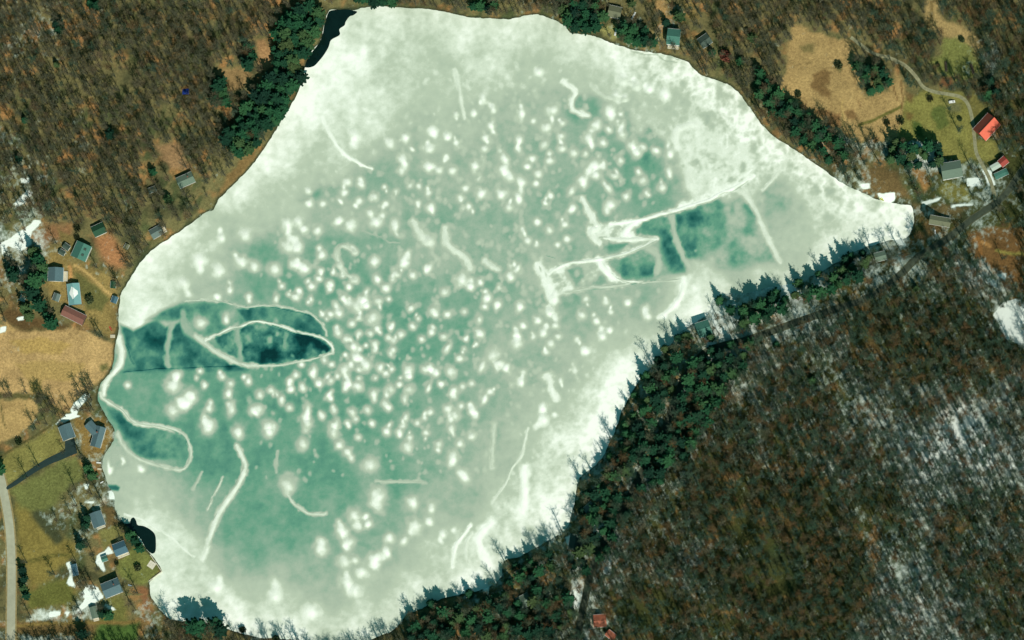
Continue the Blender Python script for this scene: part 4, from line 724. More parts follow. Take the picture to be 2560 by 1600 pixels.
# ------------------------------------------------------------------ houses
CLEAR = []                                               # (x, y, r) kept free of trees
def prism(mb, w, d, h, rise, over, th):
    a, b_ = w/2+over, d/2+over; k = rise/(d/2); e = h-over*k
    for s in (-1, 1):
        p = [(-a, s*b_, e), (a, s*b_, e), (a, 0, h+rise), (-a, 0, h+rise)]
        q = [(x, y, z+th) for x, y, z in p]
        f = [(0,1,2,3),(7,6,5,4),(0,4,5,1),(1,5,6,2),(2,6,7,3),(3,7,4,0)]
        mb.poly(p+q, f if s > 0 else [t[::-1] for t in f])
HOUSES = []
def house(label, px, py, w, d, rot, h, roof, wall='cream', pitch=0.32, name='house', cat='house', chimney=False, deck=None, snow=False, sky=0, windows=True, wing=None):
    x, y, z = [float(v) for v in place(px, py, h)]
    r = empty(name, (x, y, z), R(rot)); tag(r, label, cat); HOUSES.append((x, y, label))
    CLEAR.append((x, y, max(w, d)*0.62+1.0))
    mb = MB(); rise = d/2*pitch*2*0.62
    def body(mb, w, d, ox=0, oy=0, ang=0):
        c, s = math.cos(ang), math.sin(ang); t = lambda p: (ox+p[0]*c-p[1]*s, oy+p[0]*s+p[1]*c, p[2])
        p = [(-w/2,-d/2,-1),(w/2,-d/2,-1),(w/2,d/2,-1),(-w/2,d/2,-1),(-w/2,-d/2,h),(w/2,-d/2,h),(w/2,d/2,h),(-w/2,d/2,h),(-w/2,0,h+rise-.02),(w/2,0,h+rise-.02)]
        mb.poly([t(q) for q in p], [(0,1,5,4),(2,3,7,6),(1,2,6,9,5),(3,0,4,8,7)])
    body(mb, w, d)
    if wing: body(mb, wing[0], wing[1], wing[2], wing[3], R(wing[4]))
    mb.build('wall', MT[wall], r)
    mb = MB(); prism(mb, w, d, h, rise, 0.45, 0.18)
    if wing:
        m2 = MB(); prism(m2, wing[0], wing[1], h-0.25, rise*wing[1]/d, 0.45, 0.18); c, s = math.cos(R(wing[4])), math.sin(R(wing[4]))
        mb.poly([(wing[2]+p[0]*c-p[1]*s, wing[3]+p[0]*s+p[1]*c, p[2]) for p in m2.v], m2.f)
    rf = mb.build('roof', ROOF[roof], r)
    mb = MB(); mb.box(-w/2-.47, -.14, h+rise+.12, w/2+.47, .14, h+rise+.24); mb.build('ridge_cap', ROOF[roof], rf)
    mb = MB(); k = rise/(d/2); e = h-.45*k
    for s in (-1, 1): mb.box(-w/2-.45, s*(d/2+.52)-.06, e-.02, w/2+.45, s*(d/2+.52)+.06, e+.14)
    mb.build('gutter', MT['white'], rf)
    if chimney:
        mb = MB(); mb.box(w*.18, d*.12, h+.2, w*.18+.8, d*.12+.8, h+rise+1.0); mb.build('chimney', MT['brick'], rf)
    for i in range(sky):
        zz = h+rise*0.55+.25; mb = MB(); xx = (i-(sky-1)/2)*w*0.4
        mb.box(xx-.8, -d*.30, zz-.5, xx+.8, -d*.14, zz+.55); dm = mb.build('dormer', ROOF['dark'], rf)
    if snow:
        a = w*0.28; mb = MB(); k = rise/(d/2); top = lambda yy: h+rise-abs(yy)*k+.21
        n = 14; pts = [(0.05*w+math.cos(t)*a*(1+.25*math.sin(3*t)), math.sin(t)*d*.34*(1+.2*math.cos(4*t))) for t in [2*math.pi*i/n for i in range(n)]]
        V = [(p[0], p[1], top(p[1])) for p in pts]+[(0.05*w, 0, top(0)+.12)]; mb.poly(V, [(i, (i+1) % n, n) for i in range(n)]); mb.build('snow_cover', MT['snow'], rf)
    if windows:
        for sx in (-1, 1):                                # south and north sides, then the gable ends
            for i in range(max(1, int(w//4))):
                xx = (i+.5)/max(1, int(w//4))*w-w/2; mb = MB(); mb.box(xx-.6, sx*(d/2+.02)-.04, 1.0, xx+.6, sx*(d/2+.02)+.04, 2.3); f = mb.build('window', MT['white'], r)
                mb = MB(); mb.box(xx-.5, sx*(d/2+.05)-.03, 1.1, xx+.5, sx*(d/2+.05)+.03, 2.2); mb.build('pane', MT['glass'], f)
        mb = MB(); mb.box(w/2-.02, -.5, 0, w/2+.06, .5, 2.1); mb.build('door', MT['darkwood'], r)
    if deck:
        dx0, dy0, dx1, dy1 = deck; mb = MB(); mb.box(dx0, dy0, 0.3, dx1, dy1, 0.55); mb.build('deck', MT['deck'], r)
        mb = MB()
        for q in ((dx0, dy0, dx1, dy0+.1), (dx0, dy1-.1, dx1, dy1), (dx0, dy0, dx0+.1, dy1), (dx1-.1, dy0, dx1, dy1)): mb.box(q[0], q[1], 1.3, q[2], q[3], 1.42)
        for xx in (dx0+.05, dx1-.05):
            for yy in (dy0+.05, dy1-.05): mb.box(xx-.05, yy-.05, .56, xx+.05, yy+.05, 1.29)
        mb.build('railing', MT['white'], r)
    return r
house('teal-roofed house with two dark dormers above the west shore', 203, 628, 11.5, 11, 66, 3.6, 'teal', 'cream', sky=2)
house('square grey-roofed house with white deck on its east side', 139, 686, 9.6, 10.6, 88, 3.4, 'slate', 'white', deck=(-4.4,-8.4,2.8,-5.4))
house('pale blue metal-roofed house with snow lying on its roof', 185, 735, 15, 8.4, 96, 3.8, 'paleblue', 'bluewall', snow=True)
house('small grey shed between the grey house and the blue roof', 141, 743, 5, 4.2, 70, 2.4, 'grey', name='shed', cat='shed', windows=False)
house('tiny white-sided shed west of the tall dark spruces', 57, 745, 4.2, 3.2, 70, 2.2, 'pale', 'white', name='shed', cat='shed', windows=False)
house('long brown-roofed barn lying aslant above the tan field', 184, 788, 17, 7, -26, 3.2, 'brown', 'darkwood', name='barn', cat='barn')
house('small dark green shed up the slope from the teal-roofed house', 166, 617, 4.4, 3.4, -35, 2.3, 'dark', 'white', name='shed', cat='shed', windows=False)
house('low dark shed with a white front west of the teal-roofed house', 155, 631, 4, 3, -30, 2.1, 'dark', 'white', name='shed', cat='shed', windows=False)
house('dark green roof half hidden by trees above the west shore', 247, 574, 9, 7.5, 25, 3.4, 'darkgreen', 'cream')
house('grey cabin at the edge of the west shore woods', 391, 580, 8.4, 6.6, 30, 3.2, 'grey', 'wood', deck=(4.4,-3,7,2))
house('teal-grey house in the north-west woods with a stepped roof', 464, 450, 12, 7.6, 24, 3.6, 'moss', 'wood', chimney=True)
house('small dark hut below the teal-grey house in the woods', 381, 474, 5.4, 3.2, 20, 2.3, 'dark', 'darkwood', name='hut', cat='hut', windows=False)
house('tiny hut on the leaf-strewn slope near the west shore', 316, 616, 3.2, 2.4, 60, 2.0, 'olive', name='hut', cat='hut', windows=False)
house('green boathouse close to the west shore ice', 283, 712, 4.4, 3.2, 85, 2.3, 'darkgreen', 'wood', name='boathouse', cat='boathouse', windows=False)
house('blue-grey boathouse with white trim on the west shore edge', 286, 749, 4.4, 3.6, 70, 2.3, 'bluegrey', 'white', name='boathouse', cat='boathouse', windows=False)
house('square grey house at the end of the black driveway', 167, 1080, 10.4, 9, 111, 3.4, 'slate', 'cream')
house('grey L-shaped house on the small point of the west shore', 245, 1092, 15, 7, 74, 3.4, 'slate', 'cream', chimney=True, wing=(11, 6.4, 4.6, 5.2, 58))
house('blue-grey roofed house behind the western open water', 243, 1298, 10.4, 8.4, 110, 3.6, 'slate', 'bluewall', deck=(-7,-3.6,-5.4,3))
house('blue-roofed house with a white front by the snowy yard', 300, 1371, 9, 8.4, 22, 3.8, 'bluegrey', 'white', deck=(-4.5,-6.4,4.5,-4.5))
house('narrow blue shed beside bright snow in the south-west yards', 187, 1425, 8, 3.4, 102, 2.5, 'bluegrey', 'white', name='shed', cat='shed', windows=False)
house('little teal shed ringed by the curved snow bank', 261, 1397, 3.8, 3.2, 20, 2.2, 'teal', 'cream', name='shed', cat='shed', windows=False)
house('largest grey-roofed house in the south-west with a long shadow', 279, 1470, 13, 10.5, 22, 6.0, 'slate', 'cream', chimney=True)
house('small grey cabin with pale steps near the south-west corner', 235, 1531, 8, 4.6, 104, 2.8, 'moss', 'white', deck=(-6.4,-2,-4.4,2), name='cabin', cat='cabin')
house('teal-roofed house with a tall white side on the north shore', 1684, 92, 9, 11, -6, 6.0, 'teal', 'white', deck=(-4,-8.0,4,-5.8))
house('brownish cabin roof hidden among trees on the north shore', 1537, 30, 9, 8, -12, 3.2, 'olive', 'wood', name='cabin', cat='cabin')
house('dark teal cabin roof in the trees north-east of the lake', 1762, 102, 8, 7.5, 35, 3.2, 'dark', 'wood', name='cabin', cat='cabin')
house('barn with a bright coral metal roof beside the gravel drive', 2467, 317, 15.5, 12.4, 47, 4.6, 'coral', 'redwood', pitch=0.72, name='barn', cat='barn')
house('small red-roofed shed by the road at the east edge', 2508, 404, 5.4, 5.4, 40, 3.6, 'red', 'redwood', name='shed', cat='shed', windows=False)
house('pale flat-roofed trailer home beside the red-roofed shed', 2490, 415, 7.6, 3.4, 30, 2.8, 'pale', 'white', pitch=.12, name='trailer_home', cat='trailer home')
house('teal-roofed trailer home next to the road at the east edge', 2503, 435, 9.6, 4.0, 25, 2.8, 'teal', 'white', pitch=.12, name='trailer_home', cat='trailer home')
house('wide grey-roofed house with white eaves below the green lawn', 2379, 425, 14.4, 11.4, 10, 5.2, 'moss', 'white')
house('teal-roofed house with snowy deck on the south-east shore', 1759, 822, 9.6, 10.6, 18, 4.6, 'teal', 'cream', deck=(-3,-8.4,4,-5.6))
house('long grey flat roof under the trees of the south shore', 1825, 774, 9.4, 5.4, 8, 2.8, 'pale', 'white', pitch=.14, name='cabin', cat='cabin')
house('grey-brown cabin roof in the trees of the eastern south shore', 1907, 754, 8, 7, 0, 3.2, 'olive', 'wood', name='cabin', cat='cabin')
house('dark roof among conifers on the south-east bank', 1631, 990, 11.4, 8.6, -25, 4.2, 'moss', 'darkwood')
house('greenish cabin near the south side of the eastern tip', 2201, 641, 8, 6, 15, 3.2, 'moss', 'wood', name='cabin', cat='cabin')
house('long low olive roof between the lake tip and the road', 2350, 553, 15, 6, -10, 3.2, 'olive', 'wood')
house('small six-sided looking grey roof west of the wooded road', 1475, 1273, 7.6, 7.2, 40, 3.2, 'grey', 'wood', name='cabin', cat='cabin')
house('dark teal roof beside a snowy yard on the south shore', 1438, 1356, 11.4, 8.4, 80, 3.6, 'dark', 'darkwood')
house('grey-teal roof in the pines of the south shore', 1310, 1503, 9.6, 8.6, 28, 3.8, 'moss', 'wood')
house('rust-orange roofed house with pale deck near the south edge', 1500, 1552, 8.8, 8.6, 4, 3.6, 'rust', 'cream', deck=(-7.4,-5,-4.5,6))
house('small brown shed with a white end at the south edge', 1527, 1588, 6.6, 4.6, -38, 2.6, 'rust', 'white', name='shed', cat='shed', windows=False)

def flat_thing(name, label, cat, px, py, w, d, rot, h, mat, sub=None):
    x, y, z = [float(v) for v in place(px, py)]; r = empty(name, (x, y, z), R(rot)); tag(r, label, cat); CLEAR.append((x, y, max(w, d)*.6)); return r
def dock(label, px, py, w, d, rot, mat='deck', z=None):
    x, y, zz = [float(v) for v in place(px, py)]; zz = max(zz, 0.1); r = empty('dock', (x, y, zz), R(rot)); tag(r, label, 'dock'); CLEAR.append((x, y, 4))
    n = max(3, int(w/0.45)); 
    for i in range(n):
        mb = MB(); x0 = -w/2+i*w/n; mb.box(x0+.02, -d/2, .5, x0+w/n-.02, d/2, .56); mb.build('plank', MT[mat], r)
    for sx in (-1, 1):
        for sy in (-1, 1): mb = MB(); mb.tube((sx*(w/2-.2), sy*(d/2-.15), -1), (sx*(w/2-.2), sy*(d/2-.15), .49), .09, .09, 6); mb.build('leg', MT['darkwood'], r)
dock('pale wooden dock on the west shore by the tan field', 282, 841, 3.6, 2.4, 0)
dock('pale dock section lying on the bank north of the bare shrubs', 247, 1157, 3.4, 1.1, -5, 'white')
dock('pale dock section stacked on the bank beside the shore ice', 249, 1173, 3.2, 1.4, -8)
dock('narrow white dock section leaning by the wooded south-west bank', 255, 1206, 2.6, .8, 30, 'white')
dock('white dock section on the lawn of the north shore', 1539, 81, 5.2, 1.2, 78, 'white')
dock('white dock section between trees above the north shore', 1584, 40, 6.2, 1.2, 62, 'white')
dock('short white dock section standing near the road at the lake tip', 2338, 580, 3.2, .9, 95, 'white')
x, y, z = [float(v) for v in place(379, 1412)]; r = empty('patio', (x, y, z), R(-34)); tag(r, 'square pale patio slab on the lawn by the lake wall', 'patio'); CLEAR.append((x, y, 5))
for i in range(3):
    for j in range(3): mb = MB(); mb.box(-2.6+i*1.75, -2.6+j*1.75, -.3, -2.6+i*1.75+1.7, -2.6+j*1.75+1.7, .16); mb.build('slab', MT['concrete'], r)
# lake wall round the lawn
P = T(120,1260,[(1290,640),(1360,740),(1435,850),(1350,915),(1270,975)],320/1613); mb = MB(); x, y, z = place(np.array([p[0] for p in P]), np.array([p[1] for p in P]))
r = empty('lake_wall', (x[2], y[2], 0)); tag(r, 'thin pale wall round the corner of the lakeside lawn', 'wall')
for i in range(len(P)-1):
    d = Vector((x[i+1]-x[i], y[i+1]-y[i], 0)); L_ = d.length; n = Vector((-d.y, d.x, 0)).normalized()*.22; a = Vector((x[i]-x[2], y[i]-y[2], 0)); b2 = a+d*.985; mb = MB()
    mb.poly([a-n, b2-n, b2+n, a+n]+[q+Vector((0, 0, .9)) for q in (a-n, b2-n, b2+n, a+n)], [(4,5,6,7),(0,1,5,4),(1,2,6,5),(2,3,7,6),(3,0,4,7)]); mb.build('wall_section', MT['concrete'], r)
# things lying about
def wood_pile(label, px, py, L_, rot):
    x, y, z = [float(v) for v in place(px, py)]; r = empty('log_pile', (x, y, z), R(rot)); tag(r, label, 'log pile'); CLEAR.append((x, y, 4))
    for k in range(9):
        mb = MB(); row = k % 5; lev = k//5; yy = (row-2+.5*lev)*.42; xo = _r.uniform(-.5, .5)
        mb.tube((-L_/2+xo, yy, .2+lev*.36), (L_/2+xo, yy+_r.uniform(-.1, .1), .2+lev*.36), .21, .19, 7); mb.build('log', MT['darkwood'] if k % 3 else MT['bark'], r)
wood_pile('dark narrow log pile on the upper eastern lawn', 2365, 166, 7.2, 93)
wood_pile('dark log pile slanting along the tree ring of the eastern lawn', 2431, 173, 8.0, 108)
def car(label, px, py, rot, mat):
    x, y, z = [float(v) for v in place(px, py)]; r = empty('parked_car', (x, y, z), R(rot)); tag(r, label, 'car'); CLEAR.append((x, y, 4))
    prof = [(-2.3,.35),(2.25,.35),(2.3,.75),(2.1,.95),(1.1,1.02),(.45,1.45),(-1.2,1.48),(-2.1,1.05),(-2.35,.9)]; n = len(prof); mb = MB()
    mb.poly([(p[0], -.88, p[1]) for p in prof]+[(p[0], .88, p[1]) for p in prof], [tuple(range(n)), tuple(range(2*n-1, n-1, -1))]+[(i, n+i, n+(i+1) % n, (i+1) % n) for i in range(n)]); bd = mb.build('body', mat, r)
    mb = MB(); mb.poly([(1.08,-.75,1.05),(1.08,.75,1.05),(.5,.7,1.46),(.5,-.7,1.46)], [(0,1,2,3)]); mb.build('windscreen', MT['glass'], r)
    for sx in (-1.45, 1.4):
        for sy in (-.85, .85): mb = MB(); mb.tube((sx, sy-.1, .32), (sx, sy+.1, .32), .33, .33, 12); mb.build('wheel', MT['tyre'], r)
car('white car parked on the lawn inside the bend of the gravel drive', 2380, 255, 8, MT['white'])
def boat(label, px, py, L_, rot, mat, name='rowboat', cat='boat'):
    x, y, z = [float(v) for v in place(px, py)]; z = max(z, .05); r = empty(name, (x, y, z), R(rot)); tag(r, label, cat); CLEAR.append((x, y, 3)); mb = MB(); n = 9; V = []; F = []
    for i in range(n):
        t = i/(n-1); b_ = L_*.17*math.sin(math.pi*min(1, t*.85+.15))**.7+.02; zt = .55+.2*(t)**2; xx = (t-.5)*L_
        V += [(xx, -b_, zt), (xx, -b_*.6, .1), (xx, 0, 0), (xx, b_*.6, .1), (xx, b_, zt), (xx, b_*.85, zt-.02), (xx, b_*.5, .2), (xx, 0, .16), (xx, -b_*.5, .2), (xx, -b_*.85, zt-.02)]
    for i in range(n-1):
        for k in range(10): F.append((i*10+k, i*10+(k+1) % 10, (i+1)*10+(k+1) % 10, (i+1)*10+k))
    mb.poly(V, F+[tuple(range(10)), tuple(range((n-1)*10, n*10))]); mb.build('hull', mat, r)
    for t in (-.2, .12): mb = MB(); mb.box(t*L_-.12, -L_*.13, .36, t*L_+.12, L_*.13, .41); mb.build('seat', MT['wood'], r)
MT['yellow'] = mat_plain('yellow_paint', lin((205,205,90)), 0.6, .1); MT['redpaint'] = mat_plain('red_paint', lin((180,70,50)), 0.6, .1); MT['bluepaint'] = mat_plain('pale_blue_paint', lin((150,170,180)), 0.6, .1)
boat('yellow rowboat pulled up on the white snow at the lake tip', 2204, 498, 4.6, -40, MT['yellow'])
boat('red canoe on the bank above the pale dock', 277, 822, 4.0, -60, MT['redpaint'], 'canoe', 'canoe')
boat('pale grey rowboat on the lawn east of the largest grey house', 326, 1464, 3.6, -15, MT['bluepaint'])
x, y, z = [float(v) for v in place(464, 229)]; mb = MB(); n = 6; V = []; F = []
for i in range(n):
    for j in range(n): u, v = i/(n-1)-.5, j/(n-1)-.5; V.append((u*5, v*4.4, 1.5*(1-(2*u)**2)*(1-(2*v)**2)+.2*_r.random()+.05))
for i in range(n-1):
    for j in range(n-1): F.append((i*n+j, (i+1)*n+j, (i+1)*n+j+1, i*n+j+1))
mb.poly(V, F); o = mb.build('tarp', MT['tarp'], None, True); o.location = (x, y, z); tag(o, 'crumpled blue tarp spread in the north-west woods', 'tarp'); CLEAR.append((x, y, 4))

# ------------------------------------------------------------------ trees: prototypes
def spruce_mesh(seed, H, Rm, pine=False):
    r = random.Random(seed); V = []; F = []
    def kite(o, d, L_, w, drop):
        d = Vector(d).normalized(); sd_ = Vector((-d.y, d.x, 0)).normalized()
        a = Vector(o); m = a+d*L_*.55; t = a+d*L_+Vector((0, 0, -drop)); m.z -= drop*.35
        n = len(V); V.extend([tuple(a), tuple(m+sd_*w+Vector((0,0,-w*.35))), tuple(t), tuple(m-sd_*w+Vector((0,0,-w*.35)))]); F.extend([(n, n+1, n+2), (n, n+2, n+3)])
    nl = 12 if not pine else 9
    for k in range(nl):
        t = (k+.5)/nl; z = H*(.10+.88*t) if not pine else H*(.32+.66*t)
        rad = Rm*((1-t)**.85 if not pine else (1-t**2.2)**.8*(.75+.5*r.random()))+.18
        nb = max(4, int(11*(1-t*.6)))
        for i in range(nb):
            a = 2*math.pi*(i+r.random()*.8)/nb; L_ = rad*r.uniform(.72, 1.15); up = (-.10 if not pine else .18)+r.uniform(-.12, .12)
            d = (math.cos(a), math.sin(a), up); o = (0, 0, z+r.uniform(-.25, .25))
            kite(o, d, L_, L_*.26+.12, L_*.16)
            for q in range(3 if L_ > 1.0 else 1):
                s_ = r.uniform(.35, .85); aa = a+r.uniform(-.75, .75); p = (math.cos(a)*L_*s_, math.sin(a)*L_*s_, o[2]+up*L_*s_-.1+r.uniform(0, .25))
                kite(p, (math.cos(aa), math.sin(aa), up+r.uniform(0, .35)), L_*.42+.15, L_*.15+.1, L_*.1)
    n = len(V); V.extend([(-.16,0,H*.9),(.16,0,H*.9),(0,0,H+.3),(0,-.16,H*.9),(0,.16,H*.9)]); F.extend([(n,n+1,n+2),(n+3,n+4,n+2)])
    me = mesh_np('crown', V, F, MT['needle']); mb = MB(); mb.tube((0,0,-1), (0,0,H*.6), H*.018, H*.011, 6); mb.tube((0,0,H*.6), (0,0,H*.97), H*.011, .03, 5)
    return mb.mesh('trunk', MT['cbark']), me
def bare_mesh(seed, H, Rm, up=1.0):
    r = random.Random(seed); mb = MB(); V = []; F = []
    lean = Vector((r.uniform(-.4, .4), r.uniform(-.4, .4), 0)); top = Vector((0, 0, H))+lean
    pts = [Vector((0,0,-.6)), Vector((0,0,H*.45))+lean*.3, Vector((0,0,H*.8))+lean*.7, top]; rr = [(.31)*H/14, .24*H/14, .12*H/14, .03]
    for i in range(3): mb.tube(pts[i], pts[i+1], rr[i], rr[i+1], 6)
    trunk = mb.mesh('trunk', MT['bark']); mb = MB(); ends = []
    nl = r.randint(9, 12)
    for i in range(nl):
        t = .38+.58*(i+r.random())/nl; a = i*2.4+r.uniform(-.5, .5); L_ = Rm*(1.15-.55*abs(t-.6)/.4)*r.uniform(.8, 1.1); el = r.uniform(.6, 1.25)*up
        o = Vector((0, 0, H*t))+lean*t; d = Vector((math.cos(a), math.sin(a), el)); mid = o+d*L_*.5; e = mid+(Vector((math.cos(a+r.uniform(-.4,.4)), math.sin(a+r.uniform(-.4,.4)), el*1.3)))*L_*.5
        mb.tube(o, mid, .075, .05, 4); mb.tube(mid, e, .05, .018, 3); ends += [(o, mid, e)]
    for o, mid, e in ends+[(pts[1], pts[2], pts[3])]:
        for q in range(24):
            s = r.random(); b_ = (o.lerp(mid, s*2) if s < .5 else mid.lerp(e, s*2-1)); 
            if s < .15: continue
            dd = Vector((r.gauss(0, 1), r.gauss(0, 1), abs(r.gauss(.6, .6)))).normalized(); L_ = r.uniform(.7, 1.9)*Rm/3.2; side = dd.cross(Vector((r.random()-.5, r.random()-.5, r.random()-.5))).normalized()*r.uniform(.045, .09)
            k = len(V); t2 = b_+dd*L_; V.extend([tuple(b_-side), tuple(b_+side), tuple(t2)]); F.append((k, k+1, k+2))
            for z in range(2):                            # finer twigs
                b2 = b_.lerp(t2, r.uniform(.3, .9)); d2 = (dd+Vector((r.gauss(0,.7), r.gauss(0,.7), r.gauss(.1,.4)))).normalized(); s2 = d2.orthogonal().normalized()*r.uniform(.03, .06); k = len(V); V.extend([tuple(b2-s2), tuple(b2+s2), tuple(b2+d2*L_*.6)]); F.append((k, k+1, k+2))
    k = len(mb.v); mb.poly(V, F)
    return trunk, mb.mesh('crown', MT['twig' if seed < 14 else 'twig_green'])
CON = [spruce_mesh(s, H, Rm, p) for s, H, Rm, p in ((1,15,3.5,False),(2,17,3.7,False),(3,13,3.1,False),(4,17,4.6,True),(5,15,4.3,True),(6,18,4.4,True))]
BARE = [bare_mesh(s, H, Rm) for s, H, Rm in ((11,17,3.2),(12,18.5,3.8),(13,14,2.8),(14,19,4.0),(15,14,3.0),(16,17,3.5))]
def tree(kind, protos, k, x, y, z, s, label, cat, group, tilt=0.05):
    r = empty(kind, (x, y, z), _r.uniform(0, 6.28), s); r.rotation_euler = (_r.uniform(-tilt, tilt), _r.uniform(-tilt, tilt), _r.uniform(0, 6.28))
    tag(r, label, cat, group); t, c = protos[k]
    return r, link('trunk', t, r), link('crown', c, r)

# ------------------------------------------------------------------ conifers
def poisson(poly, sp, seed, mx=999):
    rr = random.Random(seed); xs = [p[0] for p in poly]; ys = [p[1] for p in poly]; out = []
    tries = int((max(xs)-min(xs))*(max(ys)-min(ys))/sp/sp*14)
    c = np.array([(rr.uniform(min(xs), max(xs)), rr.uniform(min(ys), max(ys))) for _ in range(tries)]); c = c[inside(c[:, 0], c[:, 1], poly)]
    for p in c:
        if all((p[0]-q[0])**2+(p[1]-q[1])**2 > (sp*rr.uniform(.85, 1.2))**2 for q in out):
            out.append((p[0], p[1]))
            if len(out) >= mx: break
    return out
CONPOS = []
def con(poly, sp, seed, label, kinds, smin, smax, mx=999, dx=0, dy=0):
    if 'bank of the lake' in label or 'wooded south shore' in label or 'eastern arm' in label: poly = [(p[0]-11, p[1]-21) for p in poly]; smin *= .88; smax *= .92
    for p in [(q[0]+dx*min(1, max(-.6, (q[1]-120)/60)), q[1]+dy) for q in poisson(poly, sp, seed, mx)]: CONPOS.append((p[0], p[1], label, kinds, smin, smax))
def conlist(pts, label, kinds, smin, smax):
    for p in pts: CONPOS.append((p[0], p[1], label, kinds, smin, smax))
con([(735,25),(800,12),(850,20),(815,52),(800,92),(765,118),(757,155),(745,190),(725,225),(700,270),(680,300),(650,325),(640,355),(605,385),(572,380),(560,350),(575,310),(600,265),(640,225),(668,195),(690,150),(684,110),(700,65)], 16.5, 21, 'dark green conifer in the thick belt along the north-west shore', (3,4,5,0), .85, 1.15, dx=8, dy=4)
con([(880,-10),(1000,-10),(1000,8),(940,10),(900,20),(870,14)], 17, 22, 'dark green conifer on the top shore left of the image middle', (4,5), .8, 1.0)
con([(1400,15),(1485,5),(1512,40),(1500,70),(1440,76),(1405,50)], 18, 23, 'dark conifer in the clump on the north shore by the cabins', (3,4,5), .8, 1.0)
con([(1560,60),(1610,80),(1640,110),(1580,112),(1555,90)], 18, 24, 'dark conifer on the north shore left of the teal-roofed house', (4,5), .7, .9)
con([(1890,165),(1950,232),(2020,282),(2090,342),(2125,395),(2080,405),(2000,352),(1935,290),(1885,215)], 22, 25, 'dark conifer in the strip between the lake and the tan eastern field', (0,3,4,5), .75, 1.0)
con([(2234,352),(2290,372),(2345,362),(2352,405),(2290,425),(2225,400)], 17, 26, 'tall dark spruce in the clump south of the green eastern lawn', (0,1,3), .75, 1.0)
con([(2141,140),(2195,160),(2225,200),(2215,225),(2170,228),(2145,195)], 20, 27, 'dark conifer in the clump at the edge of the tan eastern field', (0,3,4), .7, .9)
conlist([(2478,205),(2490,232),(2470,235)], 'dark spruce north-east of the white car', (0,1), 1.0, 1.2)
con([(1672,890),(1700,860),(1735,855),(1712,930),(1690,1010),(1650,1060),(1630,1130),(1590,1190),(1550,1225),(1500,1200),(1530,1150),(1556,1105),(1578,1040),(1612,970)], 21, 28, 'dark pine standing on the south-east bank of the lake', (1,3,4,5), .85, 1.15)
con([(1455,1215),(1490,1195),(1530,1230),(1520,1275),(1480,1300),(1455,1320),(1440,1300)], 20, 29, 'dark pine standing near the six-sided looking roof', (1,3,4), .8, 1.1)
con([(985,1600),(1030,1552),(1090,1528),(1150,1512),(1205,1498),(1250,1480),(1268,1425),(1300,1412),(1345,1390),(1395,1400),(1415,1440),(1360,1470),(1320,1460),(1280,1520),(1240,1560),(1180,1530),(1150,1590),(1130,1620),(985,1625)], 21, 30, 'dark pine on the wooded south shore', (1,3,4,5), .85, 1.15)
con([(1800,765),(1850,752),(1890,752),(1960,742),(2000,735),(2055,712),(2090,685),(2150,650),(2180,655),(2170,690),(2120,720),(2050,745),(1960,780),(1880,795),(1820,800)], 23, 31, 'dark conifer along the south shore of the eastern arm', (0,1,4,5), .75, 1.05)
conlist([(82,628),(96,652),(106,690),(104,668),(35,690),(28,676),(80,735),(100,765),(118,790),(62,770),(92,705),(70,790),(130,812)], 'tall dark spruce in the cluster west of the grey house', (0,1,3), .95, 1.25)
conlist([(512,1532),(524,1548),(538,1562),(500,1570),(552,1578),(486,1568)], 'dark pine on the small south-west headland', (1,3), 1.2, 1.45)
conlist([(217,1295),(210,1312)], 'dark spruce beside the blue-grey roofed house', (1,0), .8, 1.0)
conlist([(200,1362)], 'lone dark spruce below the bare trees of the south-west yards', (1,), .95, 1.0)
conlist([(57,1425),(62,1448),(58,1472),(66,1490)], 'dark evergreen in the row beside the western road', (4,5), .55, .75)
conlist([(218,1172),(228,1190)], 'dark evergreen behind the pale dock sections', (0,1), .9, 1.0)
conlist([(338,1352),(326,1340),(350,1372)], 'evergreen on the bank beside the open water hole', (4,5), .65, .85)
conlist([(208,1588),(255,1535),(275,1540)], 'dark evergreen near the south-west corner', (3,4), .6, .9)
conlist([(2,1175)], 'dark tree crown beside the western road at the left edge', (5,), .8, .9)
conlist([(618,118),(628,140),(608,150),(622,165)], 'dark spruce in the small group west of the north-west belt', (0,1,3), .8, 1.05)
conlist([(545,220),(558,238),(540,250),(566,255),(552,205)], 'dark spruce in the clump just west of the shore belt', (3,4), .8, 1.05)
conlist([(145,60),(150,75),(225,8),(240,15),(140,160),(275,338),(420,500),(382,430),(60,300),(45,395)], 'lone dark evergreen among the bare trees of the north-west woods', (0,4), .6, .85)
conlist([(1580,10),(1400,-2),(1700,40),(1665,55),(1780,130),(1850,150),(1880,95)], 'lone dark evergreen among the bare trees north of the lake', (0,4), .6, .9)
con([(1180,10),(1250,10),(1240,32),(1190,30)], 18, 33, 'dark green conifer on the top shore near the image middle', (4,5), .7, .85)
conlist([(1780,1000),(1650,1200),(1880,1100),(1940,860),(2290,720),(1720,1080),(2030,950)], 'lone dark evergreen among the bare trees of the south-east hill', (0,4), .6, .85)
con([(1690,720),(1740,760),(1790,790),(1800,840),(1770,860),(1760,790),(1740,800)], 30, 36, 'dark conifer close round the teal-roofed house on the south-east shore', (0,1,4), .7, .95)
con([(1990,735),(2060,700),(2130,660),(2190,665),(2180,710),(2100,745),(2030,765)], 20, 37, 'dark conifer between the eastern arm and the wooded road', (3,4,5), .8, 1.1)
con([(1840,760),(1930,745),(1980,750),(1950,800),(1860,815)], 24, 38, 'dark conifer behind the long grey flat roof', (3,4,5), .8, 1.05)
con([(1745,870),(1830,850),(1880,860),(1850,930),(1800,1000),(1760,1080),(1700,1150),(1640,1200),(1600,1240),(1580,1230),(1640,1150),(1690,1060),(1715,960)], 25, 41, 'dark pine in the deep green wood across the hidden road', (3,4,5,1), .8, 1.1)
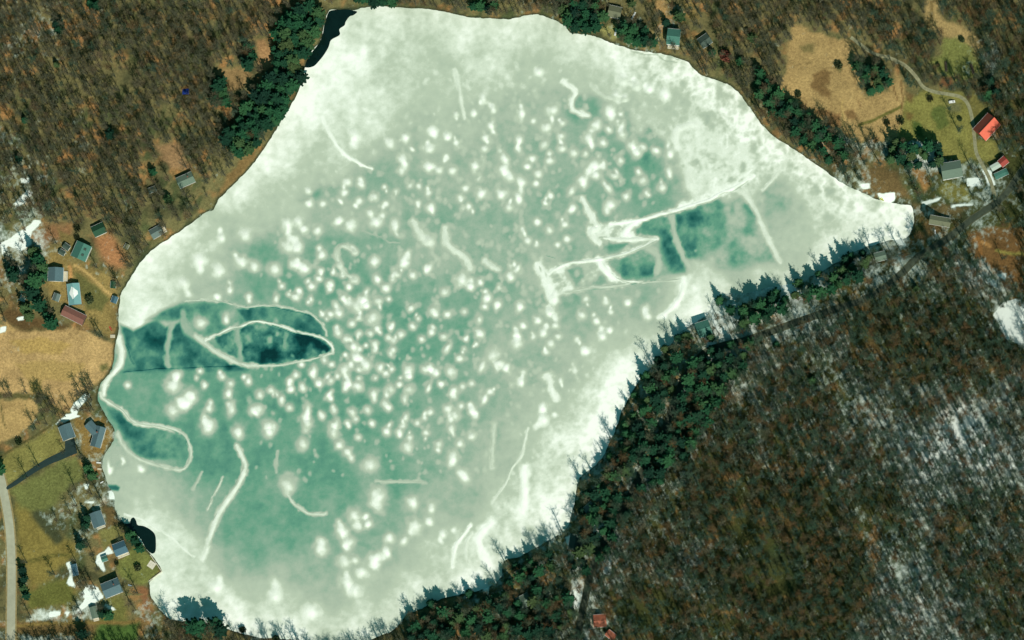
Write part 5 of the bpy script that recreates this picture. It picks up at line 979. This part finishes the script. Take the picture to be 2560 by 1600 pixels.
con([(1440,1330),(1500,1290),(1560,1230),(1590,1240),(1540,1330),(1500,1400),(1460,1440),(1420,1420)], 26, 42, 'dark pine between the south shore roofs and the wooded road', (3,4,1), .75, 1.0)
con([(1000,1560),(1100,1540),(1180,1540),(1260,1540),(1330,1470),(1400,1480),(1440,1500),(1400,1590),(1000,1600)], 27, 43, 'dark pine in the yards behind the south shore', (3,4,5,1), .8, 1.05)
con([(1600,1120),(1690,1060),(1760,930),(1800,900),(1800,960),(1740,1050),(1660,1160),(1620,1180)], 25, 34, 'dark pine in the shaded wood beside the hidden road', (3,4,5), .8, 1.05)
print('conifers', len(CONPOS))
CONPOS = [q for q in CONPOS if min(float(sdist(np.array([q[0]]), np.array([q[1]+6.0]), w)[0]) for w in WATER) > 9]
_kept = []
for q in CONPOS:
    if all((q[0]-p[0])**2+(q[1]-p[1])**2 > 12**2 for p in _kept): _kept.append(q)
CONPOS = [q for q, d_ in zip(_kept, lake_sd(np.array([q[0]+2 for q in _kept]), np.array([q[1]+4 for q in _kept]))) if d_ > -1]
_sd = lake_sd(np.array([q[0]+2 for q in CONPOS]), np.array([q[1]+4 for q in CONPOS])); _k2 = []
for q, d_ in zip(CONPOS, _sd):
    if q[1] > 560 and q[0] > 900 and d_ < 34:            # the front row along the shore: single pointed spruces with gaps
        if _r.random() < .42: _k2.append((q[0], q[1], q[2].replace('pine', 'conifer'), (0, 1, 2, 1), q[4]*1.0, q[5]*1.12))
    else: _k2.append(q)
CONPOS = _k2
GC = {}; GE = {}
for q in CONPOS:
    GC[q[2]] = GC.get(q[2], 0)+1; e_ = GE.get(q[2], (9e9, -9e9, 9e9, -9e9)); GE[q[2]] = (min(e_[0], q[0]), max(e_[1], q[0]), min(e_[2], q[1]), max(e_[3], q[1]))
for (px, py, label, kinds, s0, s1) in CONPOS:
    s = _r.uniform(s0, s1)*1.06; x, y, z = [float(v) for v in place(px, py, 6.0*s)]
    if z < .02: z = .02
    k = kinds[_r.randrange(len(kinds))]; grp = label
    if GC[label] > 8:
        ext = GE[label]; vert = (ext[3]-ext[2]) > (ext[1]-ext[0]); f = (py-ext[2])/(ext[3]-ext[2]+1) if vert else (px-ext[0])/(ext[1]-ext[0]+1)
        part = ('topmost', 'upper', 'middle', 'lower', 'bottom')[min(4, int(f*5))] if vert else ('far left', 'left', 'middle', 'right', 'far right')[min(4, int(f*5))]
        label = ('large ' if s > (s0+s1)/2*1.06+.06 else ('small ' if s < (s0+s1)/2*1.06-.06 else ''))+('layered ' if k >= 3 else 'pointed ')+label+f', {part} part'
        while len(label.split()) > 16 and label.split()[0] in ('large', 'small', 'layered', 'pointed'): label = label.split(' ', 1)[1]
    tree('pine_tree' if k >= 3 else 'spruce_tree', CON, k, x, y, z, s, label, 'pine tree' if k >= 3 else 'spruce', grp, .03)
    CLEAR.append((x, y, 3.4))

# ------------------------------------------------------------------ shrubs
def shrub_mesh(seed, mat):
    r = random.Random(seed); V = []; F = []
    for i in range(230):
        u = Vector((r.gauss(0, 1), r.gauss(0, 1), r.gauss(0, 1))).normalized()*(r.random()**.4); c = Vector((u.x*1.5, u.y*1.3, 1.0+u.z*.9)); a = Vector((r.gauss(0,1), r.gauss(0,1), r.gauss(0,1))).normalized(); b_ = a.orthogonal().normalized()*r.uniform(.12, .26); a = a*r.uniform(.2, .4); k = len(V)
        V.extend([tuple(c-a), tuple(c+b_), tuple(c+a), tuple(c-b_)]); F.append((k, k+1, k+2, k+3))
    mb = MB()
    for i in range(4): mb.tube((0,0,-.2), (r.uniform(-.7,.7), r.uniform(-.7,.7), 1.3), .06, .02, 4)
    return mb.mesh('stem', MT['bark']), mesh_np('foliage', V, F, mat)
SHR = shrub_mesh(3, MT['shrub']); SHR_R = shrub_mesh(4, MT['redleaf'])
def shrub(label, px, py, s, red=False, group=None):
    x, y, z = [float(v) for v in place(px, py, .8)]; r = empty('red_shrub' if red else 'shrub', (x, y, z), _r.uniform(0, 6), s); tag(r, label, 'shrub', group); p = SHR_R if red else SHR; link('stem', p[0], r); link('foliage', p[1], r)
shrub('dark round shrub on the lawn between the field and the green meadow', 2252, 304, 2.2)
shrub('dark shrub in the corner of the tan eastern field', 1996, 236, 1.7)
shrub('grey-green shrub at the lower end of the tan eastern field', 2217, 307, 2.0)
shrub('dark low shrub in the middle of the green eastern lawn', 2400, 298, 1.3)
shrub('dark bush in the upper right of the eastern meadow', 2405, 100, 1.6)
shrub('dark bush beside the first log pile', 2345, 163, 1.2)
shrub('green bush in the upper middle of the tan eastern field', 2097, 165, 2.2)
shrub('dark bush south of the gravel drive bend', 2325, 247, 2.0)
shrub('large reddish bush in the woods north-east of the lake', 1815, 142, 3.4, True)
shrub('red bush next to the north shore snow heap', 1596, 77, 2.2, True)
shrub('reddish bush on the snowy bank near the south-east pines', 1648, 945, 2.6, True)
shrub('small round bush north of the teal-roofed house', 194, 572, 2.0)
shrub('small bush on the slope just above the teal-roofed house', 193, 594, 1.8)
shrub('bush beside the snow-roofed blue house', 225, 750, 2.4)
shrub('hedge bush below the pale lawn of the blue-roofed house', 305, 1318, 1.8)
shrub('dark bush on the lakeside lawn', 345, 1420, 2.0)
shrub('bare-looking bush beside the tan field fence', 48, 1105, 2.0)
shrub('dark shrub at the foot of the largest grey house', 292, 1408, 1.3)
shrub('tan bush on the shore ice at the south edge', 607, 1574, 2.0)
shrub('round dark bush at the south shore edge', 690, 1596, 2.0)

# ------------------------------------------------------------------ bare deciduous woods
OPEN = [p for p, c, s in FIELDS[:23]+FIELDS[24:37]]+[FIELDS[38][0]]
def build_woods():
    sp = 4.6; ax = np.arange(-460, 460, sp); ay = np.arange(-330, 320, sp); GX, GY = np.meshgrid(ax, ay)
    x = (GX+RNG.uniform(-.46, .46, GX.shape)*sp).ravel(); y = (GY+RNG.uniform(-.46, .46, GX.shape)*sp).ravel()
    sd = lake_sd(x/M+1280, 800-y/M); z = terrain(x, y, sd); X, Y = to_map(x, y, z)
    ok = sd > 6
    keepp = np.ones(len(x))
    keepp *= np.where(fbm(X, Y, 55, 2, 131) > .66, .45, 1.0)          # gaps
    for poly in OPEN: keepp = np.where(pmask(X, Y, poly, 3) > .4, 0.015 if poly is not OPEN[0] and poly is not OPEN[1] else 0.0, keepp)
    for poly in DEEP_SNOW[:24]: keepp = np.where(pmask(X, Y, poly, 5) > .5, keepp*.25, keepp)
    # yards among houses are thinner
    for poly, k in (([(0,560),(330,560),(330,830),(0,830)], .25), ([(60,1040),(420,1040),(420,1600),(60,1600)], .22), ([(2140,380),(2560,380),(2560,520),(2300,650),(2140,560)], .22), ([(1700,700),(2300,600),(2300,700),(1990,800),(1700,870)], .4), ([(360,400),(560,400),(560,600),(360,600)], .5), ([(-80,1000),(60,1000),(60,1640),(-80,1640)], .03), ([(1500,0),(1800,0),(1800,150),(1500,110)], .55)):
        keepp = np.where(inside(X, Y, poly), keepp*k, keepp)
    for pts, w in ((PV_ROAD, 9.5), (W_ROAD, 22), (E_DRIVE, 9)): ok &= seg_dist(X, Y, pts) > w
    belt = pmask(X, Y, [(735,25),(800,12),(850,20),(815,52),(757,155),(725,225),(680,300),(605,385),(560,370),(575,310),(690,150),(700,65)], 4) > .5
    keepp = np.where(belt, .03, keepp)
    keepp = np.where((X > 800) & (Y > 560) & (sd < 30), keepp*.30, keepp)
    ok &= RNG.random(len(x)) < keepp
    x, y, z, X, Y, sd = [q[ok] for q in (x, y, z, X, Y, sd)]
    ok = np.ones(len(x), bool)
    for cx, cy, cr in CLEAR: ok &= (x-cx)**2+(y-cy)**2 > cr*cr
    x, y, z, X, Y, sd = [q[ok] for q in (x, y, z, X, Y, sd)]
    n = len(x); s = RNG.uniform(.62, 1.08, n); green = sstep(-80, 160, (X-1500)*0.62+(Y-800)*0.60)*sstep(1150, 1350, X)*0.75+0.12; k = RNG.integers(0, 3, n)+np.where(RNG.random(n) < green, 3, 0)
    inview = (X > 5) & (X < 2555) & (Y > 5) & (Y < 1595)
    s = np.where(inview & ((sd < 25) | (RNG.random(n) < .02)), s*1.12, s)
    order = np.argsort(-np.where(inview, s, 0)); top = order[:296]; rest = order[296:]
    def reg(X, Y, sd):
        if sd < 26:
            if X < 700: return 'bare grey-brown tree on the western lake bank'
            if Y < 500 and X < 1900: return 'bare grey-brown tree on the northern lake bank'
            if X > 1780: return 'bare grey-brown tree on the bank of the eastern arm'
            return 'bare grey-brown tree on the southern lake bank'
        if X < 900 and Y < 700: return 'bare brown tree in the north-west woods'
        if X < 600: return 'bare tree among the south-west yards'
        if X < 1880 and Y < 400: return 'bare brown tree in the woods north of the lake'
        if Y < 330: return 'bare brown tree in the woods round the eastern fields'
        if X > 2000 and Y < 640: return 'bare tree in the yards near the eastern lake tip'
        if X > 2150 and Y < 1250: return 'bare grey tree on the snowy eastern hillside'
        if Y < 1150: return 'bare grey tree on the south-east hill near the wooded road'
        return 'bare brown tree on the southern hillside'
    def short(l):
        for cut in (' above ',' on ',' between ',' west ',' lying ',' up ',' half ',' at ',' in ',' below ',' with ',' near ',' close ',' behind ',' by ',' beside ',' ringed ',' hidden ',' next ',' under ',' among ',' along '): l = l.split(cut)[0]
        return l
    names = [short(h[2]) for h in HOUSES]; HS = [(h[0], h[1], n_) for h, n_ in zip(HOUSES, names) if names.count(n_) == 1]
    def reg2(i, base):
        d, hx, hy, nm = min((math.hypot(x[i]-a, y[i]-b_), a, b_, n_) for a, b_, n_ in HS)
        form = ('slender', 'broad', 'small', 'tall grey-green', 'low grey-green', 'upright grey-green')[int(k[i])]
        if d > 34: return base.replace('bare grey-brown', form+' bare', 1).replace('bare brown', form+' bare', 1).replace('bare grey', form+' bare', 1) if 'bare tree' not in base else base.replace('bare', form+' bare', 1)
        dirs = ['east', 'north-east', 'north', 'north-west', 'west', 'south-west', 'south', 'south-east']; q = int(round(math.degrees(math.atan2(y[i]-hy, x[i]-hx))/45)) % 8
        return f'{form} bare tree {dirs[q]} of the {nm}'
    protos = {}
    for i in top:
        lab = reg(X[i], Y[i], sd[i]); r, t, c = tree('bare_tree', BARE, int(k[i]), float(x[i]), float(y[i]), float(z[i]), float(s[i]), reg2(i, lab), 'bare tree', lab, .07); protos.setdefault(int(k[i]), (t, c))
    # the remaining thousands of trees: one object
    me = bpy.data.meshes.new('bare_woods'); P = np.stack([x, y, z], 1)[rest]; me.vertices.add(len(P)); me.vertices.foreach_set('co', P.astype(np.float32).ravel())
    f_attr(me, 'size', s[rest]); a = me.attributes.new('sort', 'INT', 'POINT'); a.data.foreach_set('value', k[rest].astype(np.int32))
    rot = np.stack([RNG.uniform(-.08, .08, len(rest)), RNG.uniform(-.08, .08, len(rest)), RNG.uniform(0, 6.28, len(rest))], 1); a = me.attributes.new('turn', 'FLOAT_VECTOR', 'POINT'); a.data.foreach_set('vector', rot.astype(np.float32).ravel())
    o = link('bare_woods', me); tag(o, 'thousands of bare brown and grey trees covering the hills round the lake', 'woods', None, 'stuff')
    ng = bpy.data.node_groups.new('bare_woods', 'GeometryNodeTree'); ng.interface.new_socket('Geometry', in_out='INPUT', socket_type='NodeSocketGeometry'); ng.interface.new_socket('Geometry', in_out='OUTPUT', socket_type='NodeSocketGeometry')
    N = ng.nodes; Lk = ng.links; gi = N.new('NodeGroupInput'); go = N.new('NodeGroupOutput'); jn = N.new('GeometryNodeJoinGeometry')
    def na(name, typ): q = N.new('GeometryNodeInputNamedAttribute'); q.data_type = typ; q.inputs[0].default_value = name; return next(s_ for s_ in q.outputs if s_.enabled and s_.name == 'Attribute')
    sz = na('size', 'FLOAT'); tn = na('turn', 'FLOAT_VECTOR'); so = na('sort', 'INT')
    for kk, (t, c) in protos.items():
        j2 = N.new('GeometryNodeJoinGeometry')
        for ob in (c, t): oi = N.new('GeometryNodeObjectInfo'); oi.transform_space = 'ORIGINAL'; oi.inputs['Object'].default_value = ob; Lk.new(oi.outputs['Geometry'], j2.inputs[0])
        g2 = N.new('GeometryNodeGeometryToInstance'); Lk.new(j2.outputs[0], g2.inputs[0])
        cp = N.new('FunctionNodeCompare'); cp.data_type = 'INT'; cp.operation = 'EQUAL'; ia = [q for q in cp.inputs if q.enabled]; Lk.new(so, ia[0]); ia[1].default_value = kk
        ip = N.new('GeometryNodeInstanceOnPoints'); Lk.new(gi.outputs[0], ip.inputs['Points']); Lk.new(cp.outputs[0], ip.inputs['Selection']); Lk.new(g2.outputs[0], ip.inputs['Instance']); Lk.new(tn, ip.inputs['Rotation']); Lk.new(sz, ip.inputs['Scale']); Lk.new(ip.outputs[0], jn.inputs[0])
    Lk.new(jn.outputs[0], go.inputs[0]); md = o.modifiers.new('woods', 'NODES'); md.node_group = ng
    print('bare trees', len(x), 'conifers', len(CONPOS), 'blobs', len(BL))
build_woods()
